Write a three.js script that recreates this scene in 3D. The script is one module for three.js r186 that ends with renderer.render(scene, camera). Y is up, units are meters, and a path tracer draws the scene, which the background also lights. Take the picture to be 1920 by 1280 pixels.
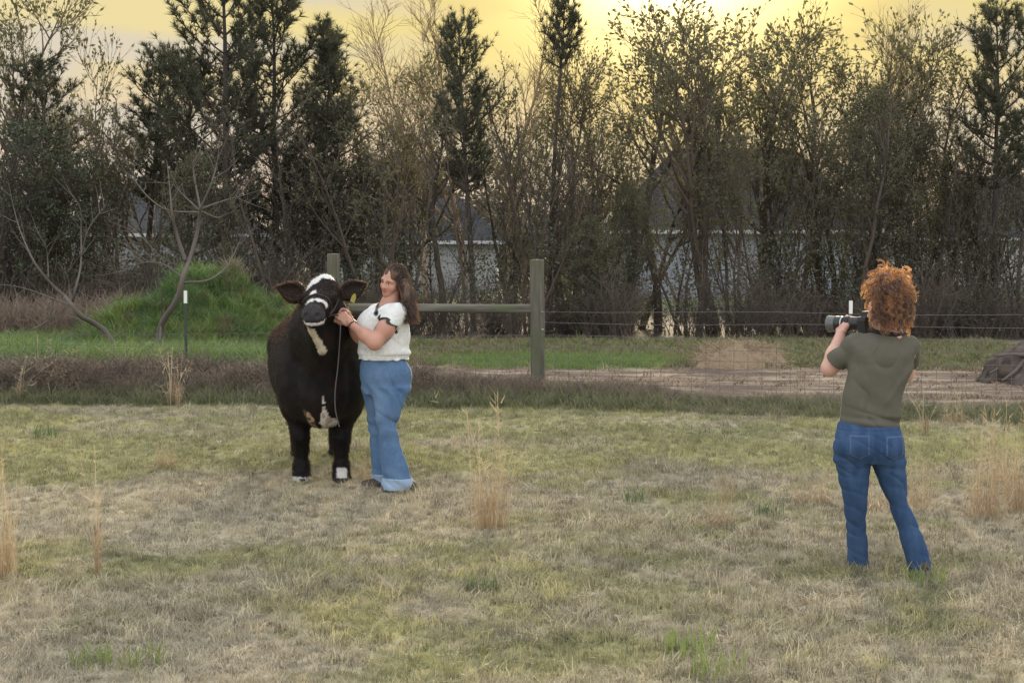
import * as THREE from 'three';
import { mergeGeometries } from 'three/addons/utils/BufferGeometryUtils.js';

// ------------------------------------------------------------------ camera, sky, sun, exposure
const scene = new THREE.Scene();
const F = 3000, PITCH = Math.atan(160 / F), EYE = 1.7;               // photograph pixels: focal length, horizon at y = 480
const camera = new THREE.PerspectiveCamera(2 * Math.atan(640 / F) * 180 / Math.PI, 1920 / 1280, 0.1, 3000);
camera.position.set(0, EYE, 0); camera.rotation.x = -PITCH;
const renderer = new THREE.WebGLRenderer({ antialias: true });
renderer.toneMapping = THREE.LinearToneMapping;
renderer.toneMappingExposure = 2.0;
renderer.shadowMap.enabled = true;
const SUN = new THREE.Vector3(0.100, 0.235, -1).normalize();
const sun = new THREE.DirectionalLight(new THREE.Color().setRGB(1.0, 0.82, 0.55), 4.2);
sun.position.copy(SUN).multiplyScalar(120); sun.target.position.set(0, 0, -12); sun.position.add(sun.target.position);
sun.castShadow = true; sun.shadow.radius = 8; sun.shadow.mapSize.set(4096, 4096);
Object.assign(sun.shadow.camera, { left: -30, right: 30, top: 30, bottom: -30, near: 1, far: 300 });
sun.name = 'sun'; scene.add(sun, sun.target);

// ------------------------------------------------------------------ random numbers and noise
function rngOf(a) { return () => { a = (a + 0x6d2b79f5) | 0; let t = Math.imul(a ^ (a >>> 15), 1 | a); t = (t + Math.imul(t ^ (t >>> 7), 61 | t)) ^ t; return ((t ^ (t >>> 14)) >>> 0) / 4294967296; }; }
const clamp = (x, a = 0, b = 1) => x < a ? a : x > b ? b : x, lerp = (a, b, t) => a + (b - a) * t, sstep = (a, b, x) => { const t = clamp((x - a) / (b - a)); return t * t * (3 - 2 * t); };
const h3 = (x, y, z) => { let h = Math.imul(x, 374761393) ^ Math.imul(y, 668265263) ^ Math.imul(z, 2147483647 - 1274126177); h = Math.imul(h ^ (h >>> 13), 1274126177); return ((h ^ (h >>> 16)) >>> 0) / 4294967296; };
function noise(x, y, z = 0) {
  const i = Math.floor(x), j = Math.floor(y), k = Math.floor(z); let u = x - i, v = y - j, w = z - k;
  u = u * u * (3 - 2 * u); v = v * v * (3 - 2 * v); w = w * w * (3 - 2 * w);
  const a = lerp(lerp(h3(i, j, k), h3(i + 1, j, k), u), lerp(h3(i, j + 1, k), h3(i + 1, j + 1, k), u), v);
  if (z === 0) return a;
  return lerp(a, lerp(lerp(h3(i, j, k + 1), h3(i + 1, j, k + 1), u), lerp(h3(i, j + 1, k + 1), h3(i + 1, j + 1, k + 1), u), v), w);
}
const fbm = (x, y, z = 0, n = 4) => { let s = 0, a = 0.5, t = 0; for (let i = 0; i < n; i++) { s += a * noise(x + i * 17.3, y - i * 9.1, z); t += a; a *= 0.5; x *= 2.03; y *= 2.03; z *= 2.03; } return s / t; };
const ridge = (x, y, z) => { const q = 1 - Math.abs(2 * noise(x, y, z || 0.001) - 1); return q * q * q; };
const V = (x, y, z) => new THREE.Vector3(x, y, z);
// pixel of the photograph -> point of the place at distance d
function at(px, py, d) {
  const y = (640 - py) / F, c = Math.cos(PITCH), s = Math.sin(PITCH), yy = y * c - s, zz = -y * s - c, k = -d / zz;
  return V(((px - 960) / F) * k, EYE + yy * k, -d);
}
const mixc = (a, b, t) => [lerp(a[0], b[0], t), lerp(a[1], b[1], t), lerp(a[2], b[2], t)];
const C = (r, g, b) => new THREE.Color().setRGB(r, g, b);

// ------------------------------------------------------------------ sky: thin evening cloud
{
  const W = 2048, H = 1024, d = new Float32Array(W * H * 4);
  for (let r = 0; r < H; r++) {
    const up = ((r + 0.5) / H - 0.5) * Math.PI, y = Math.sin(up), e = up * 180 / Math.PI;
    for (let c = 0; c < W; c++) {
      const az = ((c + 0.5) / W - 0.5) * 2 * Math.PI, x = Math.cos(az) * Math.cos(up), z = Math.sin(az) * Math.cos(up);
      const cs = clamp(x * SUN.x + y * SUN.y + z * SUN.z, -1, 1), ang = Math.acos(cs) * 180 / Math.PI;
      const west = sstep(110, 20, ang);
      let col = mixc([0.92, 0.70, 0.56], [0.90, 0.76, 0.40], sstep(2.5, 8.0, e));
      col = mixc(col, [0.86, 0.84, 0.76], sstep(11, 32, e));
      col = mixc([0.90, 0.96, 1.06], col, west);
      col = mixc(col, [0.84, 0.95, 1.12], sstep(22, 65, e));
      const el = Math.max(e, 0) + 3, sx = az * 60 / 6, n1 = fbm(sx * 0.9 + 40, el * 1.05 + sx * 0.16, 3.3, 5), n2 = fbm(sx * 0.5 + 7, el * 0.32 - sx * 0.05, 8.1, 4);
      const cloud = sstep(0.43, 0.58, n1 * 0.6 + n2 * 0.4);
      const side = sstep(3, 13, ang);
      col = mixc(col, mixc([0.98, 0.76, 0.34], [0.52, 0.46, 0.38], side), cloud * 0.85);
      const g1 = 8.5 * Math.exp(-ang / 1.55), g2 = Math.exp(-(ang * ang) / (2 * 8.0 * 8.0));
      col = [col[0] + 3.2 * g1 + 0.12 * g2, col[1] + 2.6 * g1 + 0.04 * g2, col[2] + 1.7 * g1 - 0.22 * g2];
      if (e < 0) col = mixc(col, [0.20, 0.18, 0.14], sstep(0, -4, e));
      const low = lerp(0.48, 1, Math.max(sstep(14, 50, e), 1 - west)), o = (r * W + c) * 4; d[o] = col[0] * low; d[o + 1] = col[1] * low; d[o + 2] = Math.max(col[2], 0.05) * low; d[o + 3] = 1;
    }
  }
  const t = new THREE.DataTexture(d, W, H, THREE.RGBAFormat, THREE.FloatType);
  t.mapping = THREE.EquirectangularReflectionMapping; t.magFilter = THREE.LinearFilter; t.minFilter = THREE.LinearFilter; t.needsUpdate = true;
  scene.background = t; scene.environment = t;
}

// ------------------------------------------------------------------ helpers for objects
const used = new Map();
function numbered(n) { const k = used.get(n) ?? 0; used.set(n, k + 1); return k ? n + '_' + String(k).padStart(3, '0') : n; }
const shade = (o) => { o.castShadow = o.receiveShadow = true; return o; };
function tag(o, label, category, group, kind) { o.userData.label = label; if (category) o.userData.category = category; if (group) o.userData.group = group; if (kind) o.userData.kind = kind; return o; }
function thing(name, label, category, pos = V(0, 0, 0), turn = 0, group) { const o = new THREE.Group(); o.name = numbered(name); o.position.copy(pos); o.rotation.y = turn; scene.add(o); return tag(o, label, category, group); }
function part(name, geo, mat, parent, kind) { const m = shade(new THREE.Mesh(geo, mat)); m.name = name; parent.add(m); if (kind) m.userData.kind = kind; return m; }
function top(name, geo, mat, label, category, group, kind) { const m = part(numbered(name), geo, mat, scene); return tag(m, label, category, group, kind); }
function copyOf(o, name, label, group, pos, turn = 0, s = 1) {
  const c = o.clone(); c.name = numbered(name); c.userData = { ...o.userData, label, group }; c.position.copy(pos); c.rotation.set(0, turn, 0); if (typeof s === 'number') c.scale.setScalar(s); else c.scale.set(...s); scene.add(c); return c;
}
const std = (r, g, b, rough = 0.9, more = {}) => new THREE.MeshStandardMaterial({ color: C(r, g, b), roughness: rough, metalness: 0, side: THREE.DoubleSide, ...more });
const vcol = (rough = 0.9, more = {}) => new THREE.MeshStandardMaterial({ color: 0xffffff, vertexColors: true, roughness: rough, metalness: 0, side: THREE.DoubleSide, ...more });
const thin = (r, g, b, tr, more = {}) => new THREE.MeshPhysicalMaterial({ color: C(r, g, b), roughness: 1, transmission: tr, thickness: 0, side: THREE.DoubleSide, ...more });

// collects triangles: position, optional colour
class Soup {
  constructor(col = false) { this.p = []; this.i = []; this.c = col ? [] : null; this.n = 0; }
  v(x, y, z, c) { this.p.push(x, y, z); if (this.c) this.c.push(c[0], c[1], c[2]); return this.n++; }
  tri(a, b, c) { this.i.push(a, b, c); }
  quad(a, b, c, d) { this.i.push(a, b, c, a, c, d); }
  // tapered tube through points
  tube(pts, r0, r1, sides = 5, col, pow = 1) {
    const n = pts.length; let prev = null; const t = V(), u = V(), w = V();
    for (let k = 0; k < n; k++) {
      t.subVectors(pts[Math.min(k + 1, n - 1)], pts[Math.max(k - 1, 0)]).normalize();
      if (k === 0) { u.set(Math.abs(t.y) < 0.9 ? 0 : 1, Math.abs(t.y) < 0.9 ? 1 : 0, 0).cross(t).normalize(); } else { u.addScaledVector(t, -u.dot(t)).normalize(); }
      w.crossVectors(t, u);
      const r = lerp(r0, r1, Math.pow(k / (n - 1), pow)), ring = [];
      for (let s = 0; s < sides; s++) { const a = s / sides * 2 * Math.PI, ca = Math.cos(a) * r, sa = Math.sin(a) * r; ring.push(this.v(pts[k].x + u.x * ca + w.x * sa, pts[k].y + u.y * ca + w.y * sa, pts[k].z + u.z * ca + w.z * sa, col)); }
      if (prev) for (let s = 0; s < sides; s++) this.quad(prev[s], prev[(s + 1) % sides], ring[(s + 1) % sides], ring[s]);
      prev = ring;
    }
  }
  ribbon(pts, w0, w1, side, col) {
    let a0, b0; const n = pts.length;
    for (let k = 0; k < n; k++) {
      const w = lerp(w0, w1, k / (n - 1)) / 2, p = pts[k], a = this.v(p.x - side.x * w, p.y - side.y * w, p.z - side.z * w, col), b = this.v(p.x + side.x * w, p.y + side.y * w, p.z + side.z * w, col);
      if (k) this.quad(a0, b0, b, a); a0 = a; b0 = b;
    }
  }
  geo(flat = false) {
    const g = new THREE.BufferGeometry(); g.setAttribute('position', new THREE.Float32BufferAttribute(this.p, 3));
    if (this.c) g.setAttribute('color', new THREE.Float32BufferAttribute(this.c, 3));
    g.setIndex(this.i); g.computeVertexNormals(); return g;
  }
}
const catmull = (pts, n) => new THREE.CatmullRomCurve3(pts).getPoints(n);

// distance fields -> one smooth surface
const smin = (a, b, k) => { const h = Math.max(k - Math.abs(a - b), 0) / k; return Math.min(a, b) - h * h * k * 0.25; };
const rc = (a, b, ra, rb) => { const bx = b.x - a.x, by = b.y - a.y, bz = b.z - a.z, l = 1 / Math.max(bx * bx + by * by + bz * bz, 1e-9); return (x, y, z) => { const px = x - a.x, py = y - a.y, pz = z - a.z, h = clamp((px * bx + py * by + pz * bz) * l), dx = px - bx * h, dy = py - by * h, dz = pz - bz * h; return Math.sqrt(dx * dx + dy * dy + dz * dz) - ra - (rb - ra) * h; }; };
const ell = (c, rx, ry, rz) => (x, y, z) => { const a = (x - c.x) / rx, b = (y - c.y) / ry, e = (z - c.z) / rz, k0 = Math.sqrt(a * a + b * b + e * e), k1 = Math.sqrt(a * a / rx / rx + b * b / ry / ry + e * e / rz / rz); return k1 < 1e-6 ? -Math.min(rx, ry, rz) : k0 * (k0 - 1) / k1; };
// stack of ellipses along y or z; rows: [t, cu, cv, au, av]
function loft(rows, axis = 'y') {
  const n = rows.length, val = (t) => { let k = 0; while (k < n - 2 && t > rows[k + 1][0]) k++; const A = rows[k], B = rows[k + 1], s = clamp((t - A[0]) / (B[0] - A[0])), P = rows[Math.max(k - 1, 0)], Q = rows[Math.min(k + 2, n - 1)], o = [];
    for (let i = 1; i < 5; i++) { const m0 = (B[i] - P[i]) / (B[0] - P[0]) * (B[0] - A[0]), m1 = (Q[i] - A[i]) / (Q[0] - A[0]) * (B[0] - A[0]), s2 = s * s, s3 = s2 * s; o.push((2 * s3 - 3 * s2 + 1) * A[i] + (s3 - 2 * s2 + s) * m0 + (-2 * s3 + 3 * s2) * B[i] + (s3 - s2) * m1); } return o; };
  const t0 = rows[0][0], t1 = rows[n - 1][0], N = 128, table = []; for (let i = 0; i <= N; i++) table.push(val(lerp(t0, t1, i / N)));
  return (x, y, z) => {
    const t = axis === 'y' ? y : z, v = axis === 'y' ? z : y, f = clamp((t - t0) / (t1 - t0)) * N, i = Math.min(f | 0, N - 1), s = f - i, A = table[i], B = table[i + 1];
    const cu = A[0] + (B[0] - A[0]) * s, cv = A[1] + (B[1] - A[1]) * s, au = A[2] + (B[2] - A[2]) * s, av = A[3] + (B[3] - A[3]) * s;
    const a = (x - cu) / au, b = (v - cv) / av, q = Math.sqrt(a * a + b * b), k1 = Math.sqrt(a * a / au / au + b * b / av / av), d = k1 < 1e-6 ? -Math.min(au, av) : q * (q - 1) / k1, o = Math.max(t0 - t, t - t1);
    return o > 0 ? (d > 0 ? Math.sqrt(d * d + o * o) : o) : Math.max(d, o);
  };
}
const uni = (list, k) => (x, y, z) => { let d = list[0](x, y, z); for (let i = 1; i < list.length; i++) d = smin(d, list[i](x, y, z), k); return d; };
function framed(f, M) { const e = M.clone().invert().elements; return (x, y, z) => f(e[0] * x + e[4] * y + e[8] * z + e[12], e[1] * x + e[5] * y + e[9] * z + e[13], e[2] * x + e[6] * y + e[10] * z + e[14]); }
function mesh(sdf, lo, hi, cell, color) {
  const nx = Math.ceil((hi[0] - lo[0]) / cell) + 1, ny = Math.ceil((hi[1] - lo[1]) / cell) + 1, nz = Math.ceil((hi[2] - lo[2]) / cell) + 1, f = new Float32Array(nx * ny * nz), id = (i, j, k) => (k * ny + j) * nx + i;
  // coarse skip: evaluate only where the field can be near zero
  const S = 4;
  for (let k0 = 0; k0 < nz; k0 += S) for (let j0 = 0; j0 < ny; j0 += S) for (let i0 = 0; i0 < nx; i0 += S) {
    const dc = sdf(lo[0] + (i0 + S / 2) * cell, lo[1] + (j0 + S / 2) * cell, lo[2] + (k0 + S / 2) * cell), skip = Math.abs(dc) > cell * S * 2.2;
    for (let k = k0; k < Math.min(k0 + S, nz); k++) for (let j = j0; j < Math.min(j0 + S, ny); j++) for (let i = i0; i < Math.min(i0 + S, nx); i++) f[id(i, j, k)] = skip ? dc : sdf(lo[0] + i * cell, lo[1] + j * cell, lo[2] + k * cell);
  }
  const vid = new Int32Array(nx * ny * nz).fill(-1), P = [], I = [], E = [[0, 1], [0, 2], [0, 4], [1, 3], [1, 5], [2, 3], [2, 6], [3, 7], [4, 5], [4, 6], [5, 7], [6, 7]], val = new Float32Array(8);
  for (let k = 0; k < nz - 1; k++) for (let j = 0; j < ny - 1; j++) for (let i = 0; i < nx - 1; i++) {
    let m = 0; for (let c = 0; c < 8; c++) { val[c] = f[id(i + (c & 1), j + ((c >> 1) & 1), k + (c >> 2))]; if (val[c] < 0) m |= 1 << c; }
    if (m === 0 || m === 255) continue;
    let x = 0, y = 0, z = 0, n = 0;
    for (const [a, b] of E) { if (((m >> a) & 1) === ((m >> b) & 1)) continue; const t = val[a] / (val[a] - val[b]); x += lerp(a & 1, b & 1, t); y += lerp((a >> 1) & 1, (b >> 1) & 1, t); z += lerp(a >> 2, b >> 2, t); n++; }
    vid[id(i, j, k)] = P.length / 3; P.push(lo[0] + (i + x / n) * cell, lo[1] + (j + y / n) * cell, lo[2] + (k + z / n) * cell);
  }
  for (let k = 1; k < nz - 1; k++) for (let j = 1; j < ny - 1; j++) for (let i = 1; i < nx - 1; i++) {
    const a = f[id(i, j, k)] < 0; let b, q;
    b = f[id(i + 1, j, k)] < 0; if (a !== b) { q = [id(i, j - 1, k - 1), id(i, j, k - 1), id(i, j, k), id(i, j - 1, k)].map((n) => vid[n]); if (q.every((n) => n >= 0)) a ? I.push(q[0], q[1], q[2], q[0], q[2], q[3]) : I.push(q[0], q[2], q[1], q[0], q[3], q[2]); }
    b = f[id(i, j + 1, k)] < 0; if (a !== b) { q = [id(i - 1, j, k - 1), id(i - 1, j, k), id(i, j, k), id(i, j, k - 1)].map((n) => vid[n]); if (q.every((n) => n >= 0)) a ? I.push(q[0], q[1], q[2], q[0], q[2], q[3]) : I.push(q[0], q[2], q[1], q[0], q[3], q[2]); }
    b = f[id(i, j, k + 1)] < 0; if (a !== b) { q = [id(i - 1, j - 1, k), id(i, j - 1, k), id(i, j, k), id(i - 1, j, k)].map((n) => vid[n]); if (q.every((n) => n >= 0)) a ? I.push(q[0], q[1], q[2], q[0], q[2], q[3]) : I.push(q[0], q[2], q[1], q[0], q[3], q[2]); }
  }
  const N = new Float32Array(P.length), cols = color ? new Float32Array(P.length) : null, h = cell * 0.6, nn = V();
  for (let q = 0; q < P.length; q += 3) {
    const x = P[q], y = P[q + 1], z = P[q + 2];
    nn.set(sdf(x + h, y, z) - sdf(x - h, y, z), sdf(x, y + h, z) - sdf(x, y - h, z), sdf(x, y, z + h) - sdf(x, y, z - h)).normalize(); N[q] = nn.x; N[q + 1] = nn.y; N[q + 2] = nn.z;
    if (color) { const c = color(x, y, z, nn); cols[q] = c[0]; cols[q + 1] = c[1]; cols[q + 2] = c[2]; }
  }
  const g = new THREE.BufferGeometry(); g.setAttribute('position', new THREE.Float32BufferAttribute(P, 3)); g.setAttribute('normal', new THREE.BufferAttribute(N, 3)); if (cols) g.setAttribute('color', new THREE.BufferAttribute(cols, 3)); g.setIndex(I); return g;
}
function scatter(name, geo, mat, list, label, category, parent = scene) {   // list: [x, y, z, turn, scale, scaleY, tilt, colour]
  const m = shade(new THREE.InstancedMesh(geo, mat, list.length)), o = new THREE.Object3D(), c = new THREE.Color();
  list.forEach((q, i) => { o.position.set(q[0], q[1], q[2]); o.rotation.set(q[6] * Math.cos(q[3] * 7), q[3], q[6] * Math.sin(q[3] * 7)); o.scale.set(q[4], q[4] * q[5], q[4]); o.updateMatrix(); m.setMatrixAt(i, o.matrix); if (q[7]) { c.setRGB(...q[7]); m.setColorAt(i, c); } });
  m.name = parent === scene ? numbered(name) : name; parent.add(m); if (parent === scene) tag(m, label, category, null, 'stuff'); else m.userData.kind = 'stuff'; return m;
}

// ------------------------------------------------------------------ ground
// front edge of the overgrown fence line and the line of the fence itself (distance from the viewer at x)
const edgeAt = (x) => { const t = clamp((x + 6.5) / 11.5); return lerp(18.2, 15.9, t * t * (0.55 + 0.45 * t)) + 0.25 * (fbm(x * 0.7, 3.1) - 0.5); };
const fenceAt = (x) => x < 0.32 ? 19.3 : 19.3 - (x - 0.32) * 0.228;
const PASTURE = (x, z) => 0.05 * (fbm(x * 0.35, z * 0.35, 0, 3) - 0.5) + 0.05 * (fbm(x * 1.7 + 9, z * 1.7, 0, 3) - 0.5);
const mound = (x, z) => { const a = (x + 5.4) / (x < -5.4 ? 1.95 : 2.2), b = (z + 27.3) / 1.8, q = Math.sqrt(a * a + b * b); return q < 1.25 ? 1.34 * Math.pow(sstep(1.25, 0.0, q), 0.72) * (0.86 + 1.0 * (fbm(x * 1.5 + 2, z * 1.5, 0, 3) - 0.45) * sstep(0.0, 0.35, q) + 0.06 * Math.sin(x * 3.1)) : 0; };
const lushAt = (x, z) => sstep(-21.2, -22.2, z) * sstep(-31, -28, z) * sstep(-1.9, -3.0, x + 0.5 * (fbm(x, z) - 0.5));
const groundY = (x, z) => { let y = PASTURE(x, z); if (x < 3 && z < -20) y += mound(x, z); const e = -z - edgeAt(x); if (e > -0.6 && e < 6) y += 0.10 * sstep(-0.3, 0.7, e) * sstep(6, 2, e); return y; };
function greenness(x, z) {           // 0 dead, 1 green, over the pasture
  const n = fbm(x * 0.6 + 3, z * 0.9 + 11, 0, 4) * 0.45 + fbm(x * 2.6, z * 3.2 + 5, 0, 3) * 0.35 + fbm(x * 8, z * 9 + 1, 0, 2) * 0.2;
  const back = sstep(-10.8, -13.0, z) * 0.13 + (z > -9.2 && z < -7.8 ? 0.02 : 0);
  return sstep(0.455, 0.67, n + back);
}
const DEAD = [0.375, 0.325, 0.215], DEAD2 = [0.285, 0.255, 0.190], STRAW = [0.54, 0.46, 0.31], GREEN = [0.165, 0.175, 0.07], YGREEN = [0.33, 0.315, 0.12], LUSH = [0.065, 0.135, 0.022], DIRT = [0.18, 0.12, 0.085];
function pastureColor(x, z, r) { const g = greenness(x, z); let dead = mixc(DEAD, DEAD2, fbm(x * 0.9 + 31, z * 0.9, 0, 3) * 1.4 - 0.2); dead = mixc(dead, STRAW, r * r * 0.55); const gr = mixc(GREEN, YGREEN, clamp(fbm(x * 1.3, z * 1.3 + 77, 0, 2) * 1.1 - 0.15 + (z < -11 ? 0.25 : 0))); return mixc(dead, gr, clamp(g * 0.78 + (r - 0.5) * 0.5 * (g > 0.05 ? 1 : 0))); }
const brightPatch = (x, z) => sstep(1.2, 0.75, Math.hypot((x - 0.7) / 2.0, (z + 25.6) / 1.7) + 0.5 * (fbm(x * 1.5, z * 1.5) - 0.5));
function yardColor(x, z) {
  const n = fbm(x * 0.6, z * 0.9 + 2), m = fbm(x * 1.1, z * 3.4 + 8);
  let c = mixc(DIRT, [0.34, 0.27, 0.19], sstep(0.52, 0.66, m)); c = mixc(c, [0.10, 0.07, 0.052], sstep(0.50, 0.38, m) * 0.8);
  const dry = sstep(-23.9, -25.0, z + (n - 0.5) * 2); c = mixc(c, [0.18, 0.16, 0.085], dry * (0.5 + 0.5 * m));
  c = mixc(c, [0.11, 0.18, 0.035], brightPatch(x, z));
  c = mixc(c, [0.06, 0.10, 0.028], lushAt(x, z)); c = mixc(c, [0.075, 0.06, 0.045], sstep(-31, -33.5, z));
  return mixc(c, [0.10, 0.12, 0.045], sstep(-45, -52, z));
}
{
  const axis = (from, to, fine0, fine1, s) => { const a = []; let x = fine0; while (x < fine1) { a.push(x); x += s; } let d = s, p = fine1; while (p < to) { a.push(p); d *= 1.16; p += d; } a.push(to); d = s; p = fine0; while (p > from) { d *= 1.16; p -= d; a.unshift(Math.max(p, from)); } return a; };
  const xs = axis(-900, 900, -8, 8, 0.075), zs = axis(-1500, 300, -30, -4.5, 0.09), g = new THREE.BufferGeometry(), P = [], K = [], I = [], nx = xs.length, nz = zs.length;
  for (const z of zs) for (const x of xs) {
    const e = -z - edgeAt(clamp(x, -12, 12)), bank = sstep(-0.15, 0.25, e), fine = fbm(x * 9, z * 9, 0, 2) - 0.5;
    let c = pastureColor(x, z, 0.5 + fine);
    const over = mixc([0.13, 0.095, 0.07], [0.10, 0.10, 0.05], sstep(1.5, 3.5, x)); let far = yardColor(x, z); far = mixc(over, far, sstep(1.1, 1.7, e + 0.6 * fine));
    c = mixc(c, far, bank); const k = 0.85 + 0.5 * fine + 0.35 * (fbm(x * 30, z * 30, 0, 2) - 0.4);
    P.push(x, groundY(x, z), z); K.push(c[0] * k, c[1] * k, c[2] * k);
  }
  for (let j = 0; j < nz - 1; j++) for (let i = 0; i < nx - 1; i++) { const a = j * nx + i; I.push(a, a + nx, a + 1, a + 1, a + nx, a + nx + 1); }
  g.setAttribute('position', new THREE.Float32BufferAttribute(P, 3)); g.setAttribute('color', new THREE.Float32BufferAttribute(K, 3)); g.setIndex(I); g.computeVertexNormals();
  top('ground', g, vcol(1), 'grassy pasture ground running back to the treeline', 'ground', null, 'structure');
}

// ------------------------------------------------------------------ grass
function tuft(seed, n, radius, h0, h1, w, lean, segs = 2) {
  const r = rngOf(seed), s = new Soup();
  for (let k = 0; k < n; k++) {
    const a = r() * 6.283, q = Math.sqrt(r()) * radius, x = Math.cos(a) * q, z = Math.sin(a) * q, h = lerp(h0, h1, r()), d = r() * 6.283, l = h * lean * (0.3 + r() * 1.2), ux = Math.cos(d), uz = Math.sin(d), ww = w * (0.6 + 0.8 * r()) / 2, tw = d + 1.57 + (r() - 0.5), sx = Math.cos(tw) * ww, sz = Math.sin(tw) * ww;
    let pa = s.v(x - sx, -0.01, z - sz), pb = s.v(x + sx, -0.01, z + sz);
    for (let i = 1; i < segs; i++) { const t = i / segs, bx = x + ux * l * t * t, bz = z + uz * l * t * t, y = h * (t - 0.15 * lean * t * t); const a2 = s.v(bx - sx * 0.8, y, bz - sz * 0.8), b2 = s.v(bx + sx * 0.8, y, bz + sz * 0.8); s.quad(pa, pb, b2, a2); pa = a2; pb = b2; }
    const tip = s.v(x + ux * l, h * (1 - 0.3 * lean * r()), z + uz * l); s.tri(pa, pb, tip);
  }
  return s.geo();
}
const bladeMat = thin(1, 1, 1, 0.15), leafBlade = thin(1, 1, 1, 0.42);
{
  const r = rngOf(11), lists = [[], [], []];
  for (let z = -5.2; z > -18.6;) {
    const step = z > -9 ? 0.047 : z > -13 ? 0.056 : 0.068, half = -z * 0.34 + 1.1;
    for (let x = -half; x < half; x += step) {
      const px = x + (r() - 0.5) * step * 1.6, pz = z + (r() - 0.5) * step * 1.6; if (-pz > edgeAt(px) + 0.15) continue;
      const q = r(), c = pastureColor(px, pz, q), k = 0.5 + 1.15 * r(), gr = greenness(px, pz), hum = fbm(px * 1.1 + 50, pz * 1.1, 0, 3);
      
      lists[gr > 0.5 && r() < 0.8 ? 2 : r() < 0.5 ? 0 : 1].push([px, groundY(px, pz), pz, r() * 6.28, lerp(0.65, 1.45, r() * r()) * lerp(0.65, 1.3, hum), lerp(0.6, 1.4, r()), (r() - 0.5) * 0.6, [c[0] * k, c[1] * k, c[2] * k]]);
    }
    z -= step;
  }
  scatter('dead_grass', tuft(1, 24, 0.048, 0.025, 0.075, 0.0036, 1.0), bladeMat, lists[0], 'short grey-tan dormant grass covering the pasture', 'grass');
  scatter('matted_grass', tuft(2, 24, 0.05, 0.02, 0.055, 0.0038, 1.9), bladeMat, lists[1], 'matted dry tan grass blades lying over the pasture', 'grass');
  scatter('green_grass', tuft(3, 22, 0.05, 0.022, 0.058, 0.0042, 1.0), leafBlade, lists[2], 'short yellow-green grass growing in patches through the pasture', 'grass');
}
{ // lush strip and mound
  const r = rngOf(21), L = [], M = [];
  for (let i = 0; i < 15000; i++) {
    const z = -21.2 - r() * 9.5, x = lerp(-13.5, -2.2, r()); const l = lushAt(x, z), m = mound(x, z); if (r() > Math.max(l, m > 0.05 ? 1 : 0)) continue;
    const n = fbm(x * 1.2, z * 1.2), c = mixc([0.08, 0.17, 0.03], [0.25, 0.31, 0.07], clamp(n * 1.6 - 0.35 + (r() - 0.5) * 0.9)), bank = m > 0.05; if (bank && r() < 0.14) { c[0] = 0.24; c[1] = 0.19; c[2] = 0.11; }
    (bank ? M : L).push([x, groundY(x, z), z, r() * 6.28, bank ? lerp(0.5, 1.6, r() * r()) : lerp(0.8, 1.4, r()) * (0.75 + 0.5 * n), lerp(0.8, 1.2, r()), (r() - 0.5) * 0.4, c]);
  }
  scatter('lush_grass', tuft(4, 26, 0.12, 0.16, 0.36, 0.010, 0.7, 3), leafBlade, L, 'band of tall lush green grass behind the fence at the left', 'grass');
  scatter('mound_grass', tuft(5, 26, 0.13, 0.13, 0.28, 0.010, 1.2, 3), leafBlade, M, 'green drooping grass covering the rounded mound', 'grass');
  const B = [], Y = [];
  for (let i = 0; i < 14000; i++) {
    const x = lerp(-3, 9.5, r()), z = -16.4 - r() * 15.5; if (-z < edgeAt(x) + 1.0) continue; const b = brightPatch(x, z), n = fbm(x * 0.6, z * 0.9 + 2), dry = sstep(-23.9, -25.0, z + (n - 0.5) * 2);
    if (r() < b) B.push([x, groundY(x, z), z, r() * 6.28, lerp(0.6, 1.2, r()), 1, 0.2 * r(), mixc([0.12, 0.20, 0.04], [0.21, 0.27, 0.07], r())]);
    else if (r() < dry * 0.8 + 0.14) Y.push([x, groundY(x, z), z, r() * 6.28, lerp(0.5, 1.3, r()), dry > 0.4 ? 1 : 0.5, 0.4 * r(), dry > 0.4 ? mixc([0.24, 0.18, 0.11], [0.13, 0.18, 0.05], r()) : mixc([0.34, 0.26, 0.17], [0.22, 0.16, 0.11], r())]);
  }
  scatter('bright_grass', tuft(6, 24, 0.12, 0.05, 0.13, 0.009, 0.8), leafBlade, B, 'patch of bright green new grass beyond the wire fence', 'grass');
  scatter('yard_grass', tuft(7, 22, 0.14, 0.04, 0.13, 0.009, 1.0), bladeMat, Y, 'thin mixed grass over the bare yard beyond the fence', 'grass');
}
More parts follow.
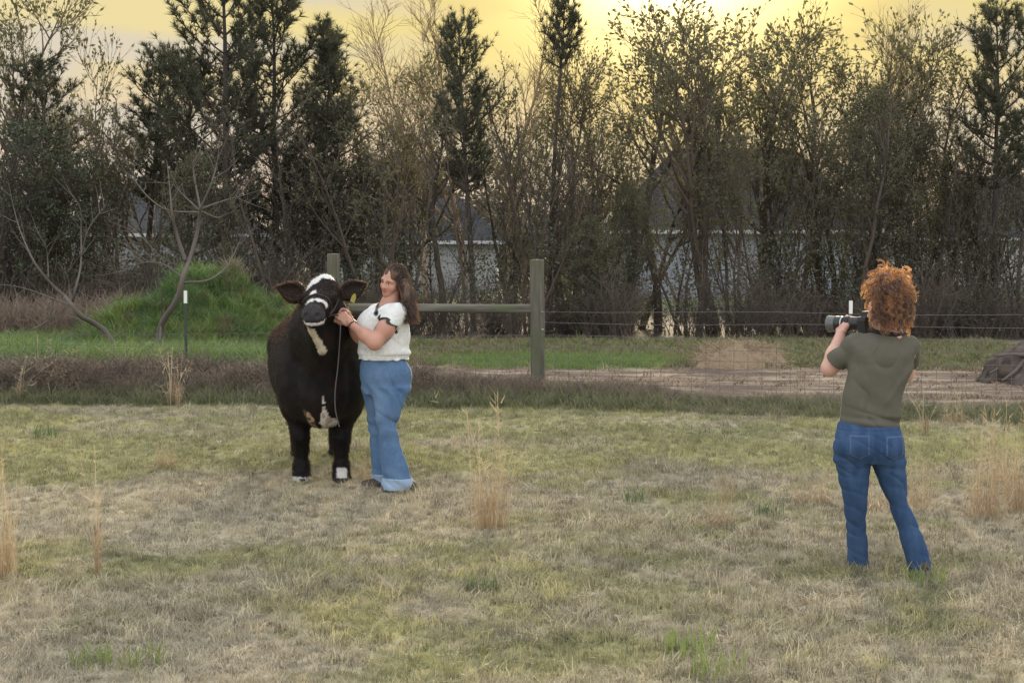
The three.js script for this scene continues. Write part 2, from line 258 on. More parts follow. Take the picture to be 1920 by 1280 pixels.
{ // dead weeds along the fence
  const weed = (seed, n, h, w) => { const r = rngOf(seed), s = new Soup(); for (let k = 0; k < n; k++) { const a = r() * 6.28, q = r() * 0.1, d = r() * 6.28, hh = h * (0.5 + 0.6 * r()), l = hh * (0.15 + 0.7 * r()), p0 = V(Math.cos(a) * q, -0.02, Math.sin(a) * q), p2 = V(p0.x + Math.cos(d) * l, hh, p0.z + Math.sin(d) * l), p1 = V(lerp(p0.x, p2.x, 0.35), hh * 0.6, lerp(p0.z, p2.z, 0.35)); const side = V(Math.cos(d + 1.57 + r()), 0, Math.sin(d + 1.57 + r())); s.ribbon([p0, p1, p2], w, w * 0.6, side); for (let b = 0; b < 5; b++) { const t = 0.35 + 0.65 * r(), p = p0.clone().lerp(p2, t), e = V(r() - 0.5, r() * 0.6 - 0.1, r() - 0.5).multiplyScalar(0.16); s.ribbon([p, p.clone().add(e)], w * 0.9, w * 0.5, V(r() - 0.5, r() - 0.5, r() - 0.5).normalize()); const le = p.clone().addScaledVector(e, 0.8), u = V(r() - 0.5, r() - 0.5, r() - 0.5).normalize().multiplyScalar(0.014), t2 = V(r() - 0.5, r() - 0.5, r() - 0.5).normalize().multiplyScalar(0.022); const a1 = s.v(le.x, le.y, le.z), b1 = s.v(le.x + u.x, le.y + u.y, le.z + u.z), c1 = s.v(le.x + t2.x, le.y + t2.y, le.z + t2.z); s.tri(a1, b1, c1); } } return s.geo(); };
  const r = rngOf(31), A = [], Bk = [], G = [];
  for (let i = 0; i < 9000; i++) {
    const x = lerp(-9, 8.5, r()), e = r() * 1.6, z = -(edgeAt(x) + e - 0.05), right = sstep(0.9, 2.6, x + (fbm(x, z) - 0.5)), y = groundY(x, z), n = fbm(x * 1.1 + 4, z * 1.4, 0, 3);
    if (e < 0.45 + 0.3 * n && r() < 0.75) { G.push([x, y, z, r() * 6.28, lerp(0.6, 1.2, r()) * lerp(1, 0.75, right), lerp(0.7, 1.3, r()), 0.2, mixc([0.09, 0.12, 0.035], [0.25, 0.23, 0.12], clamp(r() + 0.25 * right))]); }
    if (e < 0.2) continue; if (x > 1.8 && e > 1.0) continue; if (x > 4.2 && r() < 0.5) continue;
    const tall = lerp(0.3, 1.25, n) * (x > -1.0 ? 0.55 : x > -2.4 ? 0.75 : 0.98) * sstep(0.1, 0.6, e) * lerp(1, 0.5, right); if (tall < 0.2) continue;
    const c = mixc(mixc([0.22, 0.165, 0.115], [0.14, 0.115, 0.095], r()), [0.21, 0.19, 0.14], right * (0.5 + 0.5 * r())), k = 0.5 + 1.1 * r();
    (r() < 0.5 ? A : Bk).push([x, y, z, r() * 6.28, tall * lerp(0.8, 1.15, r()), lerp(0.8, 1.15, r()), 0.2 * r(), [c[0] * k, c[1] * k, c[2] * k]]);
  }
  scatter('dead_weeds', weed(1, 14, 0.42, 0.007), std(1, 1, 1), A, 'tangle of reddish-brown dead weeds along the fence line', 'weeds');
  scatter('dry_weeds', weed(2, 14, 0.36, 0.007), std(1, 1, 1), Bk, 'grey-brown dry weed stalks filling the fence line', 'weeds');
  scatter('edge_grass', tuft(8, 22, 0.10, 0.07, 0.19, 0.007, 0.7, 3), leafBlade, G, 'fringe of green grass at the foot of the fence weeds', 'grass');
}

// ------------------------------------------------------------------ houses beyond the trees
function house(name, label, pxL, pxR, eaveY, d, apexL, apexR, apexY, wallCol, roofCol) {
  const L = at(pxL, eaveY, d), R = at(pxR, eaveY, d), A = at(apexL, apexY, d + 5), B = at(apexR, apexY, d + 5), w = R.x - L.x, eave = L.y, o = thing(name, label, 'house', V((L.x + R.x) / 2, 0, -d - 5));
  const dep = 5, hx = w / 2;
  const wall = part('wall', new THREE.BoxGeometry(w - 0.9, eave + 0.1, dep * 2 - 0.9).translate(0, (eave + 0.1) / 2 - 0.1, 0), wallCol, o);
  const lap = new THREE.BoxGeometry(w - 0.86, 0.012, 0.02);
  for (let k = 0; k < 12; k++) part('siding_board', lap, wallCol, wall).position.set(0, 0.15 + k * (eave - 0.3) / 12, dep - 0.442);
  const s = new Soup(), ax = A.x - o.position.x, bx = B.x - o.position.x, ay = A.y, v = (x, y, z) => s.v(x, y, z);
  const faces = [[[-hx, eave, dep], [hx, eave, dep], [bx, ay, 0], [ax, ay, 0]], [[hx, eave, -dep], [-hx, eave, -dep], [ax, ay, 0], [bx, ay, 0]], [[-hx, eave, -dep], [-hx, eave, dep], [ax, ay, 0]], [[hx, eave, dep], [hx, eave, -dep], [bx, ay, 0]], [[-hx, eave, dep], [-hx, eave, -dep], [hx, eave, -dep], [hx, eave, dep]]];
  for (const f of faces) { const q = f.map((p) => v(...p)); s.tri(q[0], q[1], q[2]); if (q[3] !== undefined) s.tri(q[0], q[2], q[3]); }
  const roof = part('roof', s.geo().toNonIndexed(), roofCol, o); roof.geometry.computeVertexNormals();
  part('gutter', new THREE.BoxGeometry(w + 0.06, 0.15, 0.1).translate(0, eave - 0.06, dep + 0.04), std(0.45, 0.46, 0.47, 0.6), roof);
  return o;
}
const roofM = std(0.028, 0.029, 0.031, 0.95), roofM2 = std(0.040, 0.041, 0.047, 0.95);
house('house', 'house with a dark hip roof behind the green mound', 90, 520, 438, 68, 275, 340, 325, std(0.28, 0.28, 0.29), roofM2);
house('house', 'grey walled house with a dark roof behind the woman', 560, 950, 452, 74, 735, 770, 284, std(0.34, 0.34, 0.345), roofM2);
house('house', 'blue-grey house with a wide roof behind the slender trees right of the wooden post', 1125, 1640, 432, 66, 1265, 1490, 278, std(0.27, 0.295, 0.335), roofM);
house('house', 'pale house glimpsed through the trunks beside the red haired photographer', 1690, 2120, 446, 84, 1830, 1930, 330, std(0.42, 0.41, 0.40), roofM2);

// ------------------------------------------------------------------ trees
const bark = std(0.10, 0.076, 0.058), barkDark = std(0.060, 0.048, 0.041), barkTan = std(0.26, 0.185, 0.115), barkGrey = std(0.13, 0.108, 0.092), needleM = thin(0.072, 0.076, 0.040, 0.25), leafM = thin(0.13, 0.125, 0.052, 0.42), leafM2 = thin(0.11, 0.108, 0.048, 0.38), darkLeaf = thin(0.05, 0.062, 0.029, 0.25), oliveLeaf = thin(0.092, 0.088, 0.04, 0.33), budM = thin(0.30, 0.22, 0.11, 0.3);
const UP = V(0, 1, 0);
function limb(s, r, a, dir, len, r0, r1, n, wob, lift, sides) {
  const pts = [a.clone()], d = dir.clone().normalize(), p = a.clone();
  for (let k = 0; k < n; k++) { d.x += (r() - 0.5) * wob; d.y += (r() - 0.5) * wob + lift; d.z += (r() - 0.5) * wob; d.normalize(); p.addScaledVector(d, len / n); pts.push(p.clone()); }
  s.tube(pts, r0, r1, sides); return pts;
}
const on = (pts, t) => { const f = clamp(t) * (pts.length - 1), i = Math.min(f | 0, pts.length - 2); return pts[i].clone().lerp(pts[i + 1], f - i); };
const dirOn = (pts, t) => { const i = Math.min((clamp(t) * (pts.length - 1)) | 0, pts.length - 2); return V().subVectors(pts[i + 1], pts[i]).normalize(); };
const around = (r, d, spread) => { const q = V(r() - 0.5, r() - 0.5, r() - 0.5).normalize(), c = V().crossVectors(d, q).normalize(); return d.clone().multiplyScalar(Math.cos(spread)).addScaledVector(c, Math.sin(spread)); };
function leafCard(s, r, p, size, dir) {
  const d = dir ? around(r, dir, 0.9 * r()) : V(r() - 0.5, r() - 0.5, r() - 0.5).normalize(), u = V(r() - 0.5, r() - 0.5, r() - 0.5).cross(d).normalize().multiplyScalar(size * 0.32), l = size * (0.45 + 1.0 * r());
  const a = s.v(p.x, p.y, p.z), b = s.v(p.x + d.x * l * 0.5 + u.x, p.y + d.y * l * 0.5 + u.y, p.z + d.z * l * 0.5 + u.z), c = s.v(p.x + d.x * l, p.y + d.y * l, p.z + d.z * l), e = s.v(p.x + d.x * l * 0.5 - u.x, p.y + d.y * l * 0.5 - u.y, p.z + d.z * l * 0.5 - u.z); s.quad(a, b, c, e);
}
function needles(s, r, p, d, n, len, w) { for (let k = 0; k < n; k++) { const q = around(r, d, 0.25 + r() * 0.9), u = V(r() - 0.5, r() - 0.5, r() - 0.5).cross(q).normalize().multiplyScalar(w / 2), l = len * (0.7 + 0.5 * r()), b = p.clone().addScaledVector(d, -len * 0.5 * r()); s.tri(s.v(b.x - u.x, b.y - u.y, b.z - u.z), s.v(b.x + u.x, b.y + u.y, b.z + u.z), s.v(b.x + q.x * l, b.y + q.y * l, b.z + q.z * l)); } }
// every tree is built 8 m tall, foot at the origin
function pine(seed, { bare = 0.3, spread = 1.5, whorls = 16, dense = 1, topHeavy = 0.6 } = {}) {
  const r = rngOf(seed), w = new Soup(), f = new Soup(), tr = limb(w, r, V(0, -0.1, 0), V(0.03 * (r() - 0.5), 1, 0.03 * (r() - 0.5)), 8.1, 0.10, 0.015, 14, 0.05, 0.02, 6);
  for (let k = 0; k < whorls; k++) {
    const t = lerp(bare, 0.98, (k + r() * 0.7) / whorls), u = (t - bare) / (1 - bare), p = on(tr, t), m = 3 + (r() * 3 | 0), len = spread * (topHeavy > 0.5 ? lerp(0.7, 1, Math.sin(u * 2.4)) : 1 - u * 0.75) * lerp(1, 0.25, u * u * u);
    for (let j = 0; j < m; j++) {
      const a = (j + r() * 0.8) / m * 6.283, b = limb(w, r, p, V(Math.cos(a), 0.25 + 0.5 * u + 0.3 * r(), Math.sin(a)), len * (0.6 + 0.6 * r()), 0.028 * (1.2 - u * 0.7), 0.008, 5, 0.35, 0.10, 4);
      const tw = Math.round((3 + len * 4) * dense);
      for (let q = 0; q < tw; q++) {
        const tt = 0.3 + 0.7 * r(), s0 = on(b, tt), dd = around(r, dirOn(b, tt), 0.5 + r() * 0.6); dd.y += 0.8; dd.normalize(); const c = limb(w, r, s0, dd, 0.18 + 0.35 * r(), 0.007, 0.004, 2, 0.3, 0.15, 3);
        needles(f, r, c[2], dirOn(c, 1), 20, 0.17, 0.016); needles(f, r, c[1], dirOn(c, 0), 14, 0.16, 0.016); if (r() < 0.5) needles(f, r, c[0], dirOn(c, 0), 10, 0.15, 0.016);
      }
      needles(f, r, b[5], dirOn(b, 1), 22, 0.18, 0.016);
    }
    if (u > 0.8) needles(f, r, p, UP, 16, 0.16, 0.016);
  }
  needles(f, r, tr[14], UP, 40, 0.24, 0.016);
  return { wood: w.geo(), leaf: f.geo() };
}
function broadleaf(seed, { stems = 1, fork = 0.35, spread = 0.55, limbs = 11, leaves = 1, size = 0.075, bare = 0.25, rad = 0.075, twig = 5, up = 0.10, low = 1, crook = 0.18 } = {}) {
  const r = rngOf(seed), w = new Soup(), f = new Soup();
  for (let k = 0; k < stems; k++) {
    const a = r() * 6.28, ln = stems > 1 ? 0.16 + 0.22 * r() : 0.04, H = 8 * (stems > 1 ? 0.8 + 0.2 * r() : 0.97), tr = limb(w, r, V(Math.cos(a) * 0.12 * (stems > 1), -0.1, Math.sin(a) * 0.12 * (stems > 1)), V(Math.cos(a) * ln, 1, Math.sin(a) * ln), H, rad * (stems > 1 ? 0.7 : 1), 0.006, 16, crook, 0.035, 6);
    for (let i = 0; i < limbs; i++) {
      const t = lerp(bare, 0.96, (i + r() * 0.8) / limbs), u = (t - bare) / (1 - bare), len = lerp(2.5, 0.7, u) * (0.6 + 0.6 * r()) * (low * (1 - u) + u), b = limb(w, r, on(tr, t), around(r, dirOn(tr, t), spread * (0.7 + 0.6 * r())), len, lerp(rad * 0.42, 0.009, u), 0.004, 7, 0.32, up, 4);
      const nt = Math.round(twig * (0.6 + len * 0.6));
      for (let j = 0; j < nt; j++) {
        const tt = 0.2 + 0.8 * r(), c = limb(w, r, on(b, tt), around(r, dirOn(b, tt), 0.4 + 0.5 * r()), 0.35 + 0.65 * r(), 0.0075, 0.003, 4, 0.35, 0.08, 3);
        for (let q = 0; q < 3; q++) { const e = limb(w, r, on(c, 0.3 + 0.6 * r()), around(r, dirOn(c, 0.6), 0.6), 0.2 + 0.3 * r(), 0.005, 0.0025, 2, 0.4, 0.06, 3); const nl = leaves * 5 * r(); for (let z = 0; z < nl; z++) leafCard(f, r, on(e, r()), size, dirOn(e, 0.5)); }
        const nl = leaves * 6 * r(); for (let z = 0; z < nl; z++) leafCard(f, r, on(c, 0.2 + 0.8 * r()), size, dirOn(c, 0.5));
      }
    }
  }
  return { wood: w.geo(), leaf: f.n ? f.geo() : null };
}
function bushy(seed, { n = 9000, size = 0.085, shape = (y) => 1, rx = 1.6, y0 = 0.4, y1 = 8 } = {}) {   // dense crown of leaf sprays on limbs
  const r = rngOf(seed), w = new Soup(), f = new Soup(), stems = [];
  for (let k = 0; k < 5; k++) { const a = r() * 6.28; stems.push(limb(w, r, V(Math.cos(a) * 0.1, -0.1, Math.sin(a) * 0.1), V(Math.cos(a) * 0.2, 1, Math.sin(a) * 0.2), y1 * (0.75 + 0.2 * r()), 0.06, 0.008, 10, 0.16, 0.03, 5)); }
  const clumps = n / 26;
  for (let k = 0; k < clumps; k++) {
    const y = lerp(y0, y1, Math.pow(r(), 0.85)), q = Math.pow(r(), 0.42) * rx * shape((y - y0) / (y1 - y0)) * (0.75 + 0.5 * noise(y * 1.3, k % 7, seed)), a = r() * 6.283, c = V(Math.cos(a) * q, y, Math.sin(a) * q), st = stems[k % 5], b0 = on(st, clamp((y - 0.5) / y1 * 0.95)), s = 0.16 + 0.16 * r();
    if (r() < 0.5) w.tube([b0, b0.clone().lerp(c, 0.5).add(V(0, -0.08, 0)), c], 0.011, 0.004, 3);
    for (let i = 0; i < 26; i++) { const p = c.clone().add(V(r() + r() - 1, (r() + r() - 1) * 0.8, r() + r() - 1).multiplyScalar(s * 1.5)); leafCard(f, r, p, size); }
  }
  return { wood: w.geo(), leaf: f.geo() };
}
function tree(proto, name, woodM, leafMat, label, category, group, px, topY, d, turn, wide = 1) {
  const g = at(px, 480, d), h = EYE + (480 - topY) * d / F, s = h / 8, o = thing(name, label, category, V(g.x, groundY(g.x, g.z), g.z), turn, group);
  part('trunk', proto.wood, woodM, o); if (proto.leaf) part('crown', proto.leaf, leafMat, o); o.scale.set(s * wide, s, s * wide); return o;
}
const PA = pine(101, { bare: 0.28, spread: 1.75, whorls: 17, dense: 1.1 }), PB = pine(102, { bare: 0.45, spread: 1.3, whorls: 14, dense: 1.3 }), PC = pine(103, { bare: 0.2, spread: 1.5, whorls: 18, dense: 1.2, topHeavy: 0.2 }), PD = pine(104, { bare: 0.80, spread: 0.62, whorls: 6, dense: 1.2 });
const PG = 'pine trees in the treeline';
tree(PA, 'pine_tree', barkDark, needleM, 'tall dark pine with upright candle tips above the left house roof', 'tree', PG, 425, -75, 36, 0.3, 1.3);
tree(PA, 'pine_tree', barkDark, needleM, 'tall pine with open crown rising directly behind the cow', 'tree', PG, 512, -20, 37.5, 2.2, 1.3);
tree(PC, 'pine_tree', barkDark, needleM, 'broad dense pine rising above the woman in the white vest', 'tree', PG, 655, 52, 36.5, 1.2, 1.4);
tree(PC, 'pine_tree', barkDark, needleM, 'dense rounded pine between the open pine and the broad pine', 'tree', PG, 585, 70, 38, 4.1, 1.35);
tree(PA, 'pine_tree', barkDark, needleM, 'dark pine with rounded shoulder left of the tallest pine', 'tree', PG, 362, 118, 37, 5.2, 1.5);
tree(PB, 'pine_tree', barkDark, needleM, 'short pine poking up left of the big pine group', 'tree', PG, 268, 106, 38, 0.9, 1.3);
tree(PB, 'pine_tree', barkDark, needleM, 'slim dark pine in front of the tan bare trees', 'tree', PG, 888, 46, 36, 3.3, 0.95);
tree(PD, 'pine_tree', barkDark, needleM, 'slender bare-stemmed pine with a small dark tuft of a crown', 'tree', PG, 1030, 14, 37, 1.0, 1.0);

tree(PB, 'pine_tree', barkDark, needleM, 'clumpy pine at the far right edge of the treeline', 'tree', PG, 1868, 36, 35, 5.0, 1.15);
tree(PA, 'pine_tree', barkDark, needleM, 'pine cut by the right edge of the picture', 'tree', PG, 1945, 30, 36, 1.9, 0.9);
tree(PB, 'pine_tree', barkDark, needleM, 'dark pine behind the leaning bare shrub at far left', 'tree', PG, 120, 125, 37, 4.0, 1.4);
const LA = broadleaf(201, { stems: 3, limbs: 10, leaves: 0.6, spread: 0.75, twig: 6, size: 0.11, bare: 0.36, crook: 0.26, rad: 0.10 }), LB = broadleaf(202, { stems: 2, limbs: 13, leaves: 0.5, spread: 0.8, twig: 6, size: 0.11, bare: 0.36, crook: 0.26, rad: 0.10 }), LC = broadleaf(203, { stems: 1, limbs: 17, leaves: 0.42, spread: 0.8, twig: 7, size: 0.11, bare: 0.42, crook: 0.24, rad: 0.10 });
const LG = 'trees coming into leaf in the treeline';
for (const [p, px, ty, d, a, w, label] of [
  [LA, 1345, -45, 35, 0.2, 1.15, 'tall many-stemmed tree with sparse new leaves under the setting sun'], [LB, 1480, -60, 36, 1.4, 1.1, 'tall forked tree with fine new leaves right of the sun glow'],
  [LC, 1235, 62, 36, 2.7, 1.25, 'airy leafing tree just left of the sun glow'], [LA, 1425, -5, 37.5, 3.9, 1.0, 'leafing tree between the many-stemmed tree and the forked tree'],
  [LB, 1575, 40, 37, 5.0, 0.95, 'thin leafing tree behind the dense olive tree'], [LC, 1690, 25, 37, 0.7, 1.0, 'wispy leafing tree above the red haired photographer'],
  [LC, 35, -60, 37, 1.9, 1.0, 'tall thin leafing tree at the left edge of the picture'], [LB, 192, -45, 38, 3.0, 0.75, 'tall slender tree with tufted twigs at upper left'],
  [LC, 960, 120, 37, 4.4, 0.9, 'leafing tree between the slim pine and the tufted pine'], [LA, 1160, 190, 35.5, 5.5, 0.85, 'low leafing tree right of the wooden fence post'], [LB, 1285, 205, 34.6, 2.1, 0.95, 'leafing tree veiling the gable of the blue-grey house'], [LA, 1388, 215, 34.4, 0.9, 0.9, 'leafing tree before the right half of the blue-grey house'], [LC, 1310, 30, 38, 4.2, 1.2, 'fine twigged tree right under the brightest part of the sky'], [LB, 1195, 105, 37.4, 0.3, 1.15, 'fine twigged tree between the sparse dark tree and the sun glow'], [LC, 1535, 20, 38.2, 3.1, 1.1, 'fine twigged tree just right of the tall forked tree'], [LB, 700, 95, 38, 5.7, 1.05, 'fine twigged tree at the right shoulder of the broad pine'], [LC, 830, 90, 36.6, 2.9, 1.1, 'fine twigged tree left of the slim dark pine'], [LB, 318, 135, 37.2, 3.7, 1.0, 'fine twigged tree left of the rounded pine'], [LA, 1640, 75, 37.8, 1.0, 1.0, 'fine twigged tree rising behind the dense olive tree'], [LC, 1760, 95, 37.4, 0.1, 1.1, 'fine twigged tree left of the clumpy right edge pine'], [LC, 1048, 95, 37.6, 1.7, 0.7, 'thin leafing tree beneath the tufted slender pine'],
  [LB, 1790, 190, 36, 2.2, 0.9, 'leafing tree between the olive tree and the right edge pines'], [LA, 780, 200, 37, 0.4, 0.85, 'low twiggy tree above the grey house wall'],
  [LC, 1120, 130, 38, 3.6, 0.95, 'thin leafing tree right of the sparse pine'], [LC, 1085, 62, 38.5, 2.6, 0.8, 'sparse dark tree just right of the tufted slender pine'], [LA, 225, 190, 36, 1.1, 0.85, 'twiggy tree over the dark left house roof'], [LB, 70, 150, 36, 4.9, 1.0, 'twiggy tree left of the slender tufted tree']]) tree(p, 'leafing_tree', bark, leafM, label, 'tree', LG, px, ty, d, a, w);
const BA = broadleaf(301, { stems: 1, limbs: 20, leaves: 0, spread: 0.6, twig: 9, bare: 0.25, up: 0.12 }), BG = 'bare tan trees far behind';
for (const [px, ty, d, a, w, label] of [[800, 12, 56, 0, 1.2, 'tan bare tree above the woman'], [868, 5, 58, 1.3, 1.1, 'tallest tan bare tree behind the slim pine'], [950, 10, 57, 2.8, 1.15, 'tan bare tree left of the tufted pine'], [735, 55, 58, 4.0, 1.0, 'lowest tan bare tree beside the broad pine'], [1715, 20, 56, 5.1, 0.8, 'bare tree with fine tan tips at upper right'], [1640, 60, 58, 2, 0.9, 'faint bare tree behind the dense olive tree']]) tree(BA, 'bare_tree', barkTan, null, label, 'tree', BG, px, ty, d, a, w);
const round = (y) => Math.pow(Math.sin(clamp(y * 0.9 + 0.08) * Math.PI), 0.6), DA = bushy(401, { n: 13000, rx: 1.7, shape: round, y0: 1.6 }), DB = bushy(402, { n: 9000, rx: 3.0, shape: round, y0: 0.3, size: 0.13 }), EG = 'evergreens in the treeline';
tree(DA, 'olive_tree', barkDark, oliveLeaf, 'dense olive-green tree with leaning stems left of the red haired photographer', 'tree', EG, 1635, 178, 34.5, 0.5, 1.0);
tree(DA, 'olive_tree', barkDark, oliveLeaf, 'dense dark tree directly behind the head of the red haired photographer', 'tree', EG, 1722, 235, 35.5, 2.5, 0.85);
tree(DB, 'evergreen_bush', barkDark, darkLeaf, 'large dark evergreen bush at the left edge behind the brown vines', 'bush', EG, 55, 235, 34, 1, 1.1);
tree(DB, 'evergreen_bush', barkDark, oliveLeaf, 'rounded green bush above the grass mound', 'bush', EG, 372, 292, 33, 3, 0.7);
tree(DB, 'evergreen_bush', barkDark, darkLeaf, 'dark evergreen bush beside the left house roof', 'bush', EG, 128, 330, 35, 5, 0.7);
tree(DB, 'evergreen_bush', barkDark, oliveLeaf, 'leafy bush in front of the broad pine', 'bush', EG, 690, 300, 37.5, 2, 0.6);
tree(DB, 'evergreen_bush', barkDark, oliveLeaf, 'leafy bush in front of the blue-grey house', 'bush', EG, 1180, 345, 34.5, 4, 0.55);
tree(DB, 'evergreen_bush', barkDark, leafM2, 'low pale leafy bush right of the wooden post', 'bush', EG, 1110, 410, 33.5, 0.3, 0.8);
tree(DB, 'evergreen_bush', barkDark, darkLeaf, 'dark bush at the right edge below the pines', 'bush', EG, 1800, 330, 36, 1.7, 0.6);
{
  const FA = broadleaf(601, { stems: 3, limbs: 9, leaves: 0.5, spread: 0.7, twig: 5, size: 0.10, bare: 0.26 }), FB = broadleaf(602, { stems: 2, limbs: 10, leaves: 0.4, spread: 0.75, twig: 5, size: 0.10, bare: 0.26 });
  [[15, 215], [105, 260], [455, 210], [545, 240], [620, 200], [720, 150], [1010, 270], [1065, 230], [1135, 290], [930, 290], [1300, 300], [1385, 320], [820, 310], [1440, 215], [1520, 245], [1690, 300], [1765, 250], [1830, 210], [1905, 260]].forEach(([px, ty], i) => tree(i % 2 ? FA : FB, 'understory_tree', i % 3 ? bark : barkDark, [oliveLeaf, leafM2, leafM][i % 3], 'finely leafed understory tree woven into the middle of the treeline', 'tree', 'understory trees in the treeline', px, ty, 33.8 + ((i * 7) % 5) * 0.9, i * 1.7, 1.15));
}
{ // saplings: thin stems that stand through the treeline
  const S = [broadleaf(501, { limbs: 9, leaves: 0.2, spread: 0.45, twig: 3, bare: 0.25, rad: 0.085, size: 0.08 }), broadleaf(502, { limbs: 9, leaves: 0.3, spread: 0.5, twig: 3, bare: 0.15, rad: 0.085, size: 0.09, stems: 4 }), broadleaf(503, { limbs: 12, leaves: 0.3, spread: 0.5, twig: 3, bare: 0.14, rad: 0.07, size: 0.09 })], r = rngOf(77);
  for (let k = 0; k < 74; k++) { const px = -60 + 2040 * (k + r()) / 74, d = 33.2 + r() * 4.5, ty = lerp(150, 360, r()); if (((px > 775 && px < 900) || (px > 1200 && px < 1390) || (px > 170 && px < 340) || (px > 900 && px < 950)) && k % 3) continue; tree(S[k % 3], 'sapling', r() < 0.5 ? bark : barkDark, r() < 0.5 ? leafM2 : oliveLeaf, 'thin dark sapling among the crowded stems of the treeline', 'sapling', 'saplings crowded along the treeline', px, ty, d, r() * 6.28, 0.8 + 0.5 * r()); }
}
{ // brown thicket at the foot of the treeline
  const clump = (seed, n, h) => { const r = rngOf(seed), s = new Soup(); for (let k = 0; k < n; k++) { const a = r() * 6.28, p = V(Math.cos(a) * 0.3 * r(), -0.05, Math.sin(a) * 0.3 * r()), t = limb(s, r, p, V((r() - 0.5) * 0.9, 1, (r() - 0.5) * 0.9), h * (0.5 + 0.6 * r()), 0.010, 0.003, 5, 0.3, 0.0, 3); for (let j = 0; j < 5; j++) limb(s, r, on(t, 0.2 + 0.7 * r()), around(r, dirOn(t, 0.5), 0.8), h * 0.3 * (0.4 + r()), 0.0055, 0.0025, 3, 0.4, 0.0, 3); } return s.geo(); };
  const leafy = (seed, n) => { const r = rngOf(seed), s = new Soup(); for (let k = 0; k < n; k++) leafCard(s, r, V((r() + r() - 1) * 0.6, r() * 1.3, (r() + r() - 1) * 0.6), 0.08); return s.geo(); };
  const r = rngOf(91), A = [], B = [], L = [];
  for (let k = 0; k < 850; k++) { const x = lerp(-15, 15, r()), z = -32.6 - Math.pow(r(), 1.3) * 5.5, c = mixc([0.15, 0.115, 0.09], [0.08, 0.066, 0.056], r()); const px = 960 + x * F / -z, gap = px > 770 && px < 910 ? 0.4 : px > 1190 && px < 1390 ? 0.35 : px > 1550 && px < 1680 ? 0.5 : 0.5 + 0.5 * noise(px * 0.012, 4); if (r() > gap) continue; (r() < 0.5 ? A : B).push([x, 0, z, r() * 6.28, lerp(0.4, 0.95, r()) * (px < 560 ? 1.2 : 1), lerp(0.7, 1.3, r()), 0.2 * r(), c]); }
  for (let k = 0; k < 380; k++) { const x = lerp(-15, 15, r()), z = -32.8 - r() * 4, px = 960 + x * F / -z, gap = (px > 780 && px < 900) || (px > 1200 && px < 1380) ? 0.35 : 1; if (r() > gap) continue; L.push([x, r() * 1.9 * r(), z, r() * 6.28, lerp(0.6, 1.3, r()), 1, 0.3 * r(), mixc([0.075, 0.07, 0.04], [0.05, 0.065, 0.028], r())]); }
  scatter('thicket', clump(1, 16, 2.2), std(1, 1, 1), A, 'tangled brown brush at the foot of the treeline', 'brush');
  scatter('thicket', clump(2, 16, 1.7), std(1, 1, 1), B, 'grey-brown bare twigs between the treeline trunks', 'brush');
  scatter('undergrowth', leafy(3, 120), leafM2.clone(), L, 'dark leafy undergrowth between the treeline trunks', 'undergrowth').material.color.setRGB(1, 1, 1);
  const D = []; for (let k = 0; k < 260; k++) { const x = lerp(-60, 60, r()); D.push([x, 0, -96 - r() * 40, r() * 6.28, lerp(1.5, 3.2, r()), lerp(0.7, 1.2, r()), 0, mixc([0.06, 0.055, 0.04], [0.09, 0.075, 0.05], r())]); }
  scatter('far_woods', mergeGeometries([clump(5, 10, 2.2), (() => { const q = rngOf(6), s = new Soup(); for (let k = 0; k < 500; k++) leafCard(s, q, V((q() + q() - 1) * 1.1, 0.2 + q() * 2.0, (q() + q() - 1) * 1.1), 0.14); return s.geo(); })()]), leafM2.clone(), D, 'dark woods far beyond the houses', 'woods').material.color.setRGB(1, 1, 1);
  // brown vines at the left
  const N = []; for (let k = 0; k < 420; k++) { const x = lerp(-11.5, -6.6, r()), z = -28.2 - r() * 2.5; N.push([x, groundY(x, z) - 0.1 + 0.25 * r(), z, r() * 6.28, lerp(0.6, 1.0, r()), lerp(0.6, 1.0, r()), 0.9 * r(), mixc([0.26, 0.19, 0.14], [0.18, 0.14, 0.11], r())]); }
  scatter('vines', clump(4, 14, 1.3), std(1, 1, 1), N, 'tangle of brown dead vines left of the green mound', 'vines');
}
// two bare small trees in front of the mound
function bareTree(label, d, stems) { const base = at(stems[0][1][0][0], stems[0][1][0][1], d), o = thing('small_bare_tree', label, 'tree', V(base.x, groundY(base.x, base.z), base.z)); const r = rngOf(stems.length * 7); const main = new Soup(), br = new Soup();
  stems.forEach(([rad, pts, end = 0.004], k) => { const q = pts.map(([x, y], i) => { const p = at(x, y, d + 0.25 * Math.sin(i * 1.3 + k * 2) * (i > 0)); return p.sub(o.position); }); if (k === 0) q[0].y = -0.1; const c = catmull(q, 18); (k < 2 ? main : br).tube(c, rad * 0.72, end * 0.8, 7); if (k) for (let j = 0; j < 5; j++) limb(br, r, on(c, 0.3 + 0.65 * r()), around(r, dirOn(c, 0.6), 0.7), 0.25 + 0.4 * r(), 0.007, 0.002, 4, 0.3, 0.05, 4); });
  part('trunk', main.geo(), barkGrey, o); part('branches', br.geo(), barkGrey, o); return o; }
